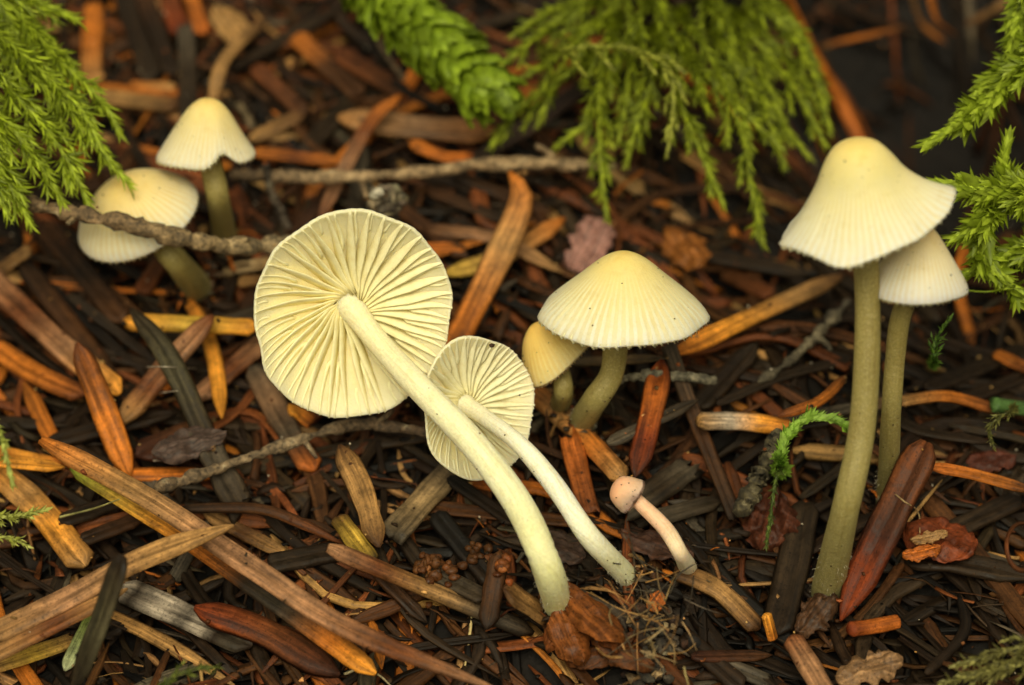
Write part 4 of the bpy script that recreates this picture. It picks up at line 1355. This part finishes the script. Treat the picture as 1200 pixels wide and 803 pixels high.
mushroom('tall mushroom with a wide pale yellow bell cap flaring on one side', P(1012, 262, 2.45), 94 * PX, ax(-.12, .93, .34), [(0, 0), (.14, -.02), (.28, -.10), (.40, -.27), (.52, -.50), (.70, -.74), (.88, -.92), (1, -1.02)],
         [P(1016, 330, 2.28), P(1016, 420, 2.18), P(1009, 510, 2.08), P(990, 600, 2.0), f6, g6], [.095, .095, .095, .098, .105, .115, .125, .12], (F_TALL, F_GILL, F_STEG), lobes=((3, .03, .2), (5, .018, 2), (7, .014, 1), (13, .008, 0)), dents=((R_(8), .55, .12, -.04), (R_(-110), .3, -.05, 0)), warp=((1, .11, 0), (2, .05, -.3), (3, .03, 1.2), (5, .02, .3)), stri=(64, .016))
f7, g7 = foot(1041, 572)
mushroom('shorter mushroom with a closed cream bell cap pressed under the tall cap', P(1075, 338, 2.1), 54 * PX, ax(.02, .95, .30), [(0, 0), (.2, -.05), (.4, -.27), (.62, -.62), (.82, -.95), (.96, -1.22), (1, -1.36)],
         [P(1056, 370, 1.95), P(1049, 420, 1.75), P(1044, 490, 1.5), f7, g7], [.075, .075, .075, .075, .08, .085, .085], (F_BELL, F_GILL, F_STEG), lobes=((3, .02, .8), (5, .012, 1)), warp=((2, .03, 1),), stri=(48, .018))
f8, g8 = foot(264, 276)
mushroom('small yellow bell capped mushroom with a folded rim behind the lichen twig', P(240, 181, -.15), 58 * PX, ax(.10, .93, .34), [(0, 0), (.2, -.04), (.42, -.24), (.65, -.60), (.85, -.92), (.97, -1.1), (1, -1.18)],
         [P(250, 205, -.2), P(256, 235, -.3), f8, g8], [.085, .09, .09, .095, .10, .10], (F_BACK, F_GILL, F_STEG), lobes=((3, .03, 1.0), (5, .02, 0)), warp=((1, -.10, 3.14), (3, .03, .4)), dents=((R_(-62), .28, .28, .16),), stri=(46, .018))
f9, g9 = foot(232, 338)
mushroom('pale mushroom with a wide tilted cap behind the knobbly lichen twig', P(164, 254, -.25), 75 * PX, ax(-.34, .70, .62), [(0, 0), (.2, -.03), (.5, -.17), (.75, -.38), (.92, -.58), (1, -.74)],
         [P(188, 284, -.22), P(208, 308, -.25), f9, g9], [.09, .10, .11, .12, .12], (F_BACK, F_GILL, F_STEG), lobes=((3, .03, 2), (2, .03, 0)), warp=((2, .06, .6),), stri=(54, .016))

# crumbs, torn needle bits and white threads gathered where the stems leave the ground
Vs, Fs, Cs, Us, off = [], [], [], [], 0
for p in FEET:
    a0, b0 = p[0], p @ TT
    for _ in range(46):
        q, e = random.uniform(0, 6.28), abs(random.gauss(.10, .10)) + .06
        a, b = a0 + math.cos(q) * e, b0 + math.sin(q) * e * .9
        if random.random() < .55:
            L, wid = random.uniform(.08, .34), random.choice([.012, .02, .03, .045])
            k = random.choice(['dk', 'brn', 'rbr', 'tan', 'dk', 'gry', 'org'])
            ab, _w = random_needle(a, b, k, L, wid)
            ab = resample(ab, 5)
            h = np.minimum(settle(ab, wid, .5), p @ NN + .05) + np.linspace(0, random.uniform(-.03, .12), 5)
            V, F, c, u = stick(ab, h, wid, wid * .5, [jitter(C[k], .35)], random.choice(['none', 'both', 'point']), SEC_LO[::2], .15, random.gauss(0, .5))
        else:
            h = min(float(hget(a, b)), p @ NN + .04)
            V, F, c = lumps([(W(a, b, h + .01), random.uniform(.012, .035), jitter(C[random.choice(['dk', 'brn', 'dg', 'blk'])], .4))], None, .3)
            u = np.zeros((len(V), 3))
        Vs.append(V)
        Fs += [tuple(i + off for i in f) for f in F]
        Cs.append(c)
        Us.append(u)
        off += len(V)
tagit(build('foot_debris', np.vstack(Vs), Fs, M_NEEDLE, None, np.vstack(Cs), np.vstack(Us)), 'crumbs and torn needle bits gathered round the mushroom stem feet', 'crumbs', kind='stuff')

# little dark specks stuck on the caps
for (px, py, d, r, lb) in ((576, 405, 1.36, .022, 'dark speck stuck near the rim of the smaller gilled cap'), (609, 463, 1.02, .008, 'minute dark speck on the gills of the smaller gilled cap')):
    V, F, c = lumps([(P(px, py, d), r, np.array((.05, .025, .012)))], None, .3)
    tagit(recenter(build('soil_speck', V, F, M_NEEDLE, None, c, np.zeros((len(V), 3)))), lb, 'speck')


# ------------------------------------------------------------------ moss
LEAF = np.array([(0, 0, 0), (.30, .20, .07), (.30, -.20, .07), (.36, 0, -.02), (.68, .10, .05), (.68, -.10, .05), (1.05, 0, -.10)])
LEAFF = [(0, 3, 1), (0, 2, 3), (1, 3, 4), (2, 5, 3), (3, 6, 4), (3, 5, 6)]


def leaf_cloud(curves, size, step, spread, cbase, ctip, widthk=1.0):
    """small overlapping leaves set spirally round each curve"""
    O, D, U, S, K = [], [], [], [], []
    ga_ = 2.39996
    for (q, sz) in curves:
        L = np.sum(np.linalg.norm(np.diff(q, axis=0), axis=1))
        n = max(3, int(L / step))
        p = resample(q, n) if n > 2 else q
        t = np.gradient(p, axis=0)
        t /= np.linalg.norm(t, axis=1)[:, None] + 1e-9
        e1 = np.cross(t, np.array([.3, .2, .9]))
        e1 /= np.linalg.norm(e1, axis=1)[:, None] + 1e-9
        e2 = np.cross(t, e1)
        a = np.arange(n) * ga_ + random.random() * 6
        o = e1 * np.cos(a)[:, None] + e2 * np.sin(a)[:, None]
        sp = spread * (1 + rng.normal(0, .35, n))
        s = np.linspace(0, 1, n)
        sp = sp * (1 - .55 * s ** 3)
        d = t * np.cos(sp)[:, None] + o * np.sin(sp)[:, None]
        O.append(p + o * sz * .06)
        D.append(d)
        U.append(o)
        S.append(sz * (1 - .30 * s) * (1 + rng.normal(0, .15, n)))
        K.append(s)
    O, D, U, S, K = map(np.concatenate, (O, D, U, S, K))
    n = len(O)
    Y = np.cross(U, D)
    Y /= np.linalg.norm(Y, axis=1)[:, None] + 1e-9
    Z = np.cross(D, Y)
    lf = LEAF.copy()
    lf[:, 1] *= widthk
    V = O[:, None] + S[:, None, None] * (lf[None, :, 0:1] * D[:, None] + lf[None, :, 1:2] * Y[:, None] - lf[None, :, 2:3] * Z[:, None])
    V = V.reshape(-1, 3)
    F = [tuple(7 * i + k for k in f) for i in range(n) for f in LEAFF]
    mixk = np.clip(K * .6 + rng.normal(0, .22, n), 0, 1)[:, None]
    col = np.array(cbase) * (1 - mixk) + np.array(ctip) * mixk
    col = col * np.exp(rng.normal(0, .16, (n, 1)))
    return V, F, np.repeat(col, 7, axis=0)


def moss_shoot(label, pts, cb, ct, nb=14, bl=.42, leaf=.085, droop=.25, ang=52, group=None, stem_w=.022, name='moss_shoot', step=.014, spread=.55, start=.08, plane=None, wk=1.0):
    """pts: world points from the base of the shoot to its tip"""
    pts = [np.array(p) for p in pts]
    # every shoot is rooted: its foot runs back down into the litter of the bank
    p0 = pts[0]
    r = p0 - CAM
    r /= np.linalg.norm(r)
    hh = float(hget(p0[0], p0 @ TT))
    dist = (hh - .1 - p0 @ NN) / (r @ NN)
    if dist > .15:
        pts = [p0 + r * dist] + pts
        tl = np.sum(np.linalg.norm(np.diff(np.array(pts), axis=0), axis=1))
        start = start + (1 - start) * dist / tl
    q = resample(pts, 48)
    L = np.sum(np.linalg.norm(np.diff(q, axis=0), axis=1))
    root = empty(name, q[0])
    tagit(root, label, 'moss', group)
    t = np.gradient(q, axis=0)
    t /= np.linalg.norm(t, axis=1)[:, None]
    n = len(q)
    V, F = sweep(q, BACK + .013, np.linspace(stem_w, stem_w * .4, n), np.linspace(stem_w, stem_w * .4, n), SEC_RND[::2])
    adopt(recenter(build('stem', V, F, M_MOSS, None, np.broadcast_to(np.array(cb) * .8, (len(V), 3)))), root)
    curves = [(q, leaf * 1.15)]
    pl = np.array(plane if plane is not None else BACK * .8 + UP * .5)
    for k in range(nb):
        s = start + (.95 - start) * (k + random.uniform(-.3, .3)) / max(1, nb - 1)
        s = min(max(s, .02), .97)
        i = int(s * (n - 1))
        side = np.cross(t[i], pl)
        side /= np.linalg.norm(side) + 1e-9
        sg = 1 if k % 2 else -1
        a = R_(ang + random.gauss(0, 9)) * (1 - .35 * s)
        d = t[i] * math.cos(a) + side * sg * math.sin(a) + pl * random.gauss(.05, .16)
        d /= np.linalg.norm(d)
        l = bl * (math.sin(math.pi * (s * .80 + .16)) ** .8) * random.uniform(.65, 1.2)
        p0 = q[i]
        p1 = p0 + d * l * .5 + np.array([0, 0, -1]) * droop * l * .12
        p2 = p0 + d * l * .85 + t[i] * l * .2 + np.array([0, 0, -1]) * droop * l * .6
        b = resample([p0, p1, p2], 9)
        V, F = sweep(b, BACK + .017, np.linspace(stem_w * .55, stem_w * .2, 9), np.linspace(stem_w * .55, stem_w * .2, 9), SEC_RND[::2])
        adopt(recenter(build('branch', V, F, M_MOSS, None, np.broadcast_to(np.array(cb) * .9, (len(V), 3)))), root)
        curves.append((b, leaf * random.uniform(.85, 1.1)))
    V, F, c = leaf_cloud(curves, leaf, step, spread, cb, ct, wk)
    o = recenter(build('leaf_cover', V, F, M_MOSS, None, c))
    o['kind'] = 'stuff'
    adopt(o, root)
    return root


GRN, GRT = (.13, .175, .004), (.50, .62, .035)
OLV, OLT = (.105, .135, .003), (.42, .50, .022)
BRI, BRT = (.16, .22, .007), (.46, .58, .045)


def PP(lst):
    return [P(*p) for p in lst]


# feathery shoots hanging in beside the lichen twig
g = 'feathery shoots hanging beside the lichen twig'
l_ = 'feathery yellow green moss shoot hanging in a fringe beside the lichen twig'
for pts in ([(-40, -30, -.2), (20, 15, 0), (70, 70, .1), (120, 120, .1), (140, 155, .05)], [(-50, 20, 0), (10, 60, .25), (60, 110, .3), (110, 165, .3), (150, 215, .25)],
            [(-50, 60, .2), (0, 95, .4), (45, 140, .4), (80, 190, .4), (104, 240, .35)], [(-60, 100, .3), (-15, 125, .5), (25, 165, .5), (55, 205, .5), (75, 240, .4)],
            [(-60, 0, .1), (0, 40, .3), (50, 85, .35), (95, 130, .35), (128, 190, .3)], [(-50, -20, -.4), (10, -5, -.2), (50, 5, -.2), (88, 22, -.2)],
            [(-50, 130, .5), (-15, 170, .6), (10, 215, .6), (35, 262, .5)], [(-60, -40, -.3), (0, 10, -.1), (40, 50, 0), (75, 85, 0)],
            [(-60, 150, .6), (-30, 180, .65), (-5, 220, .65), (8, 250, .6)]):
    moss_shoot(l_, PP(pts), GRN, GRT, nb=14, bl=.36, leaf=.15, droop=.5, ang=42, group=g, step=.0105, spread=.46, wk=.48)

# olive clump behind the convex cap
g = 'olive shoots of the drooping clump behind the convex cap'
l_ = 'olive green moss shoot in the drooping clump behind the convex cap'
CL = ([(800, 20, -1.2), (840, 80, -.75), (872, 160, -.6), (880, 215, -.6), (894, 282, -.6)], [(770, 40, -1.1), (790, 100, -.7), (815, 165, -.6), (846, 235, -.6)],
      [(800, 60, -1), (850, 110, -.7), (885, 145, -.65), (914, 172, -.65)], [(720, 30, -1.1), (705, 80, -.8), (703, 160, -.7), (710, 252, -.7)],
      [(740, 50, -1.1), (715, 95, -.9), (690, 140, -.9), (655, 170, -1)], [(860, 20, -1.4), (905, 70, -1.1), (940, 120, -1), (966, 168, -1)],
      [(880, -10, -1.6), (925, 40, -1.3), (955, 90, -1.2), (972, 150, -1.2)], [(700, 0, -1.4), (655, 25, -1.2), (620, 50, -1.1), (588, 76, -1.1)],
      [(720, 20, -1.4), (680, 45, -1.2), (640, 75, -1.1), (605, 95, -1.1)], [(690, 70, -1.3), (640, 105, -1.2), (605, 130, -1.2), (580, 165, -1.2)],
      [(820, -20, -1.7), (850, 30, -1.3), (890, 80, -1.1), (925, 160, -1.05)], [(760, -20, -1.6), (780, 20, -1.2), (800, 60, -.9), (830, 130, -.8)],
      [(700, -25, -1.7), (680, 0, -1.5), (640, 15, -1.4), (604, 40, -1.4)], [(860, -30, -1.8), (900, 0, -1.6), (930, 30, -1.5), (955, 70, -1.5)],
      [(760, 0, -1.3), (740, 50, -1), (735, 110, -.9), (725, 165, -.9)], [(840, 40, -1.1), (870, 90, -.9), (900, 140, -.85), (918, 190, -.9)],
      [(740, -20, -1.6), (720, 10, -1.3), (690, 30, -1.2), (655, 40, -1.2)], [(830, 0, -1.4), (860, 60, -1.15), (890, 110, -1.1), (945, 180, -1.1)],
      [(880, 20, -1.6), (910, 60, -1.4), (945, 100, -1.3), (962, 130, -1.3)], [(770, 60, -1), (760, 110, -.85), (745, 150, -.85), (735, 190, -.85)])
for i, pts in enumerate(CL):
    lb = {0: 'longest olive moss strand of the drooping clump, hanging by itself', 1: 'second longest olive strand, hanging beside the longest one', 3: 'olive moss strand hanging straight down over the pale twig end', 5: 'olive moss shoot at the rim of the clump facing the orange stalk', 9: 'small olive moss shoot curling down beside the plump shoot tip'}.get(i)
    moss_shoot(lb or l_, PP(pts), OLV, OLT, nb=8, bl=.30, leaf=.12, droop=.8, ang=40, group=None if lb else g, step=.0095, spread=.46, wk=.45)
moss_shoot('pale yellowish moss shoot arching out over the olive clump', PP([(640, 60, -.8), (700, 55, -.55), (750, 60, -.5), (785, 85, -.45), (788, 140, -.45), (782, 180, -.45)]), (.16, .18, .012), (.46, .48, .07), nb=12, bl=.28, leaf=.085, droop=.8, ang=42, step=.011, spread=.4)

# bright fronds reaching in behind the tall cap
BF = (('broad bright green frond pointing down beside the tall cap', [(1230, 60, .4), (1190, 85, .6), (1150, 125, .7), (1092, 166, .75)], 10, .26),
      ('bright green frond hanging from above over the broad frond', [(1215, -25, .2), (1196, 10, .4), (1186, 50, .5), (1180, 95, .55)], 10, .17),
      ('second broad frond tucked behind the pointed one', [(1235, 40, .2), (1190, 70, .4), (1155, 100, .45), (1130, 128, .45)], 9, .2),
      ('bright branching frond touching the rim of the tall cap', [(1235, 230, .9), (1190, 222, 1.0), (1150, 222, 1.0), (1108, 216, 1.0)], 10, .3),
      ('bright frond beside the closed bell cap curving down', [(1235, 215, .8), (1180, 238, .95), (1150, 262, 1.0), (1125, 276, 1.0)], 9, .24),
      ('bright drooping frond behind the closed bell cap', [(1165, 240, .8), (1150, 280, .85), (1165, 315, .85), (1212, 362, .8)], 10, .22),
      ('upright bright frond tip above the branching frond', [(1215, 250, .7), (1190, 225, .8), (1178, 195, .85), (1180, 172, .85)], 8, .16),
      ('lower bright frond running out behind the closed bell cap', [(1230, 285, .7), (1200, 290, .75), (1180, 300, .75), (1140, 318, .75)], 8, .18))
for (lb, pts, nb, bl) in BF:
    moss_shoot(lb, PP(pts), BRI, BRT, nb=nb + 5, bl=bl, leaf=.18, droop=.3, ang=38, name='moss_frond', step=.0068, spread=.40, wk=1.15)
moss_shoot('thin bare green moss stalk reaching to the closed bell cap', PP([(1190, 335, .8), (1160, 342, .85), (1128, 340, .9)]), BRI, BRT, nb=0, leaf=.05, step=.02, name='moss_frond', spread=.3)

# small sprigs
moss_shoot('small bright green moss sprig bent over beside the tall stem', PP([(914, 548, 1.3), (920, 515, 1.45), (940, 494, 1.5), (968, 490, 1.5), (1000, 500, 1.5)]), (.2, .36, .03), (.42, .62, .12), nb=4, bl=.12, leaf=.12, ang=25, name='moss_sprig', step=.004, spread=.34, wk=1.5)
moss_shoot('dark green moss wisp hanging under the bent bright sprig', PP([(912, 545, 1.3), (905, 590, 1.45), (898, 640, 1.6)]), (.06, .09, .012), (.12, .17, .03), nb=4, bl=.12, leaf=.07, ang=30, name='moss_sprig')
moss_shoot('tiny dark green moss sprig below the closed bell cap', PP([(1094, 425, .75), (1096, 400, .85), (1112, 375, .9)]), (.05, .11, .01), (.14, .24, .03), nb=7, bl=.14, leaf=.07, ang=50, name='moss_sprig')
moss_shoot('tiny olive moss wisp under the green stub', PP([(1186, 480, .8), (1160, 500, .85), (1165, 525, 1.0)]), (.09, .09, .02), (.25, .24, .06), nb=6, bl=.12, leaf=.06, ang=45, name='moss_sprig')
moss_shoot('yellow green moss tuft lying over the mottled yellow needle', PP([(-30, 600, 1.5), (0, 606, 1.6), (25, 604, 1.65), (52, 598, 1.65)]), (.3, .32, .05), (.55, .58, .16), nb=9, bl=.16, leaf=.08, ang=50, name='moss_sprig', step=.01)
moss_shoot('smaller yellow green moss tuft beside the one on the mottled needle', PP([(-30, 620, 1.6), (-5, 628, 1.7), (15, 632, 1.7), (32, 640, 1.7)]), (.3, .32, .05), (.55, .58, .16), nb=7, bl=.12, leaf=.07, ang=50, name='moss_sprig', step=.01)
moss_shoot('blurred yellow green moss tip rising over the orange needle', PP([(-25, 480, 1.9), (-4, 500, 2.2), (6, 530, 2.3), (14, 565, 2.3)]), (.3, .34, .05), (.5, .55, .14), nb=6, bl=.10, leaf=.09, ang=30, name='moss_sprig', step=.01)
for (x, y, lb) in ((1165, 768, 'faded moss strands lying in front of the tall pair'), (1185, 782, 'faded moss strands lying lowest of the three in front of the tall pair'), (1150, 790, 'faded moss strands below the thin black curved needle')):
    moss_shoot(lb, PP([(x + 50, y - 22, 2.3), (x + 20, y - 6, 2.4), (x - 20, y + 4, 2.4), (x - 45, y + 12, 2.4)]), (.13, .12, .03), (.36, .34, .10), nb=8, bl=.2, leaf=.08, ang=35, name='moss_sprig')
moss_shoot('dark green wisp of moss by the foot of the dark upright blade', PP([(180, 815, 2.5), (200, 795, 2.55), (225, 785, 2.55), (255, 782, 2.55)]), (.07, .09, .01), (.2, .23, .04), nb=6, bl=.15, leaf=.07, ang=40, name='moss_sprig')


# the plump shoot at the back: each of its broad leaves is a part
def plump_shoot():
    q = resample(PP([(400, -60, -1.5), (450, -8, -1.25), (505, 45, -1.05), (552, 88, -.95), (584, 112, -.9)]), 80)
    root = empty('plump_moss_shoot', q[0])
    tagit(root, 'plump rope-like bright green moss shoot with broad overlapping leaves', 'moss')
    t = np.gradient(q, axis=0)
    t /= np.linalg.norm(t, axis=1)[:, None]
    V, F = sweep(q, BACK + .013, np.full(80, .05), np.full(80, .05), SEC_RND)
    adopt(recenter(build('stem', V, F, M_MOSS, None, np.broadcast_to(np.array((.12, .17, .02)), (len(V), 3)))), root)
    nu, nv = 8, 7
    u, v = np.meshgrid(np.linspace(0, 1, nu), np.linspace(-1, 1, nv), indexing='ij')
    wd = .36 * np.sin(math.pi * np.clip(u * .86 + .12, 0, 1)) ** .8 * (1 - .45 * u ** 3)
    base = np.stack([u, v * wd, .20 * np.sin(u * math.pi * .95) - .55 * (v * wd) ** 2 / .25 + .015 * np.cos(v * 9) * u], -1).reshape(-1, 3)
    F = [(i * nv + j, (i + 1) * nv + j, (i + 1) * nv + j + 1, i * nv + j + 1) for i in range(nu - 1) for j in range(nv - 1)]
    meshes = []
    for k in range(5):
        me = bpy.data.meshes.new('leaf')
        vv = base + rng.normal(0, .026, base.shape)
        me.from_pydata([tuple(x) for x in vv], [], F)
        me.polygons.foreach_set('use_smooth', [True] * len(me.polygons))
        cb, ct = np.array((.08, .135, .004)), np.array((.30, .41, .022))
        c_ = np.ones((len(vv), 4), np.float32)
        kk = np.clip(u.ravel() * .7 + rng.normal(0, .12, len(vv)), 0, 1)[:, None]
        c_[:, :3] = (cb * (1 - kk) + ct * kk) * math.exp(random.gauss(0, .15))
        at = me.attributes.new('Col', 'FLOAT_COLOR', 'POINT')
        at.data.foreach_set('color', c_.ravel())
        me.materials.append(M_MOSS)
        meshes.append(me)
    n = 210
    for k in range(n):
        s = (k + .5) / n
        i = int(s * 79)
        a = k * 2.39996
        e1 = np.cross(t[i], BACK)
        e1 /= np.linalg.norm(e1)
        e2 = np.cross(t[i], e1)
        o = e1 * math.cos(a) + e2 * math.sin(a)
        sp = R_(36) * (1 - .75 * max(0, (s - .80) / .20)) + random.gauss(0, .13)
        a += random.gauss(0, .3)
        d = t[i] * math.cos(sp) + o * math.sin(sp)
        y = np.cross(o, d)
        y /= np.linalg.norm(y)
        z = np.cross(d, y)
        sz = .36 * (1 - .45 * max(0, (s - .85) / .15)) * random.uniform(.8, 1.2)
        p = q[i] + o * .05
        ob = bpy.data.objects.new('leaf', random.choice(meshes))
        COL.objects.link(ob)
        M = Matrix(((d[0] * sz, y[0] * sz, z[0] * sz, p[0]), (d[1] * sz, y[1] * sz, z[1] * sz, p[1]), (d[2] * sz, y[2] * sz, z[2] * sz, p[2]), (0, 0, 0, 1)))
        ob.matrix_world = M
        adopt(ob, root)


plump_shoot()
print('litter mean height', float(HM[260:540, 150:450].mean()), 'objects', len(bpy.data.objects))
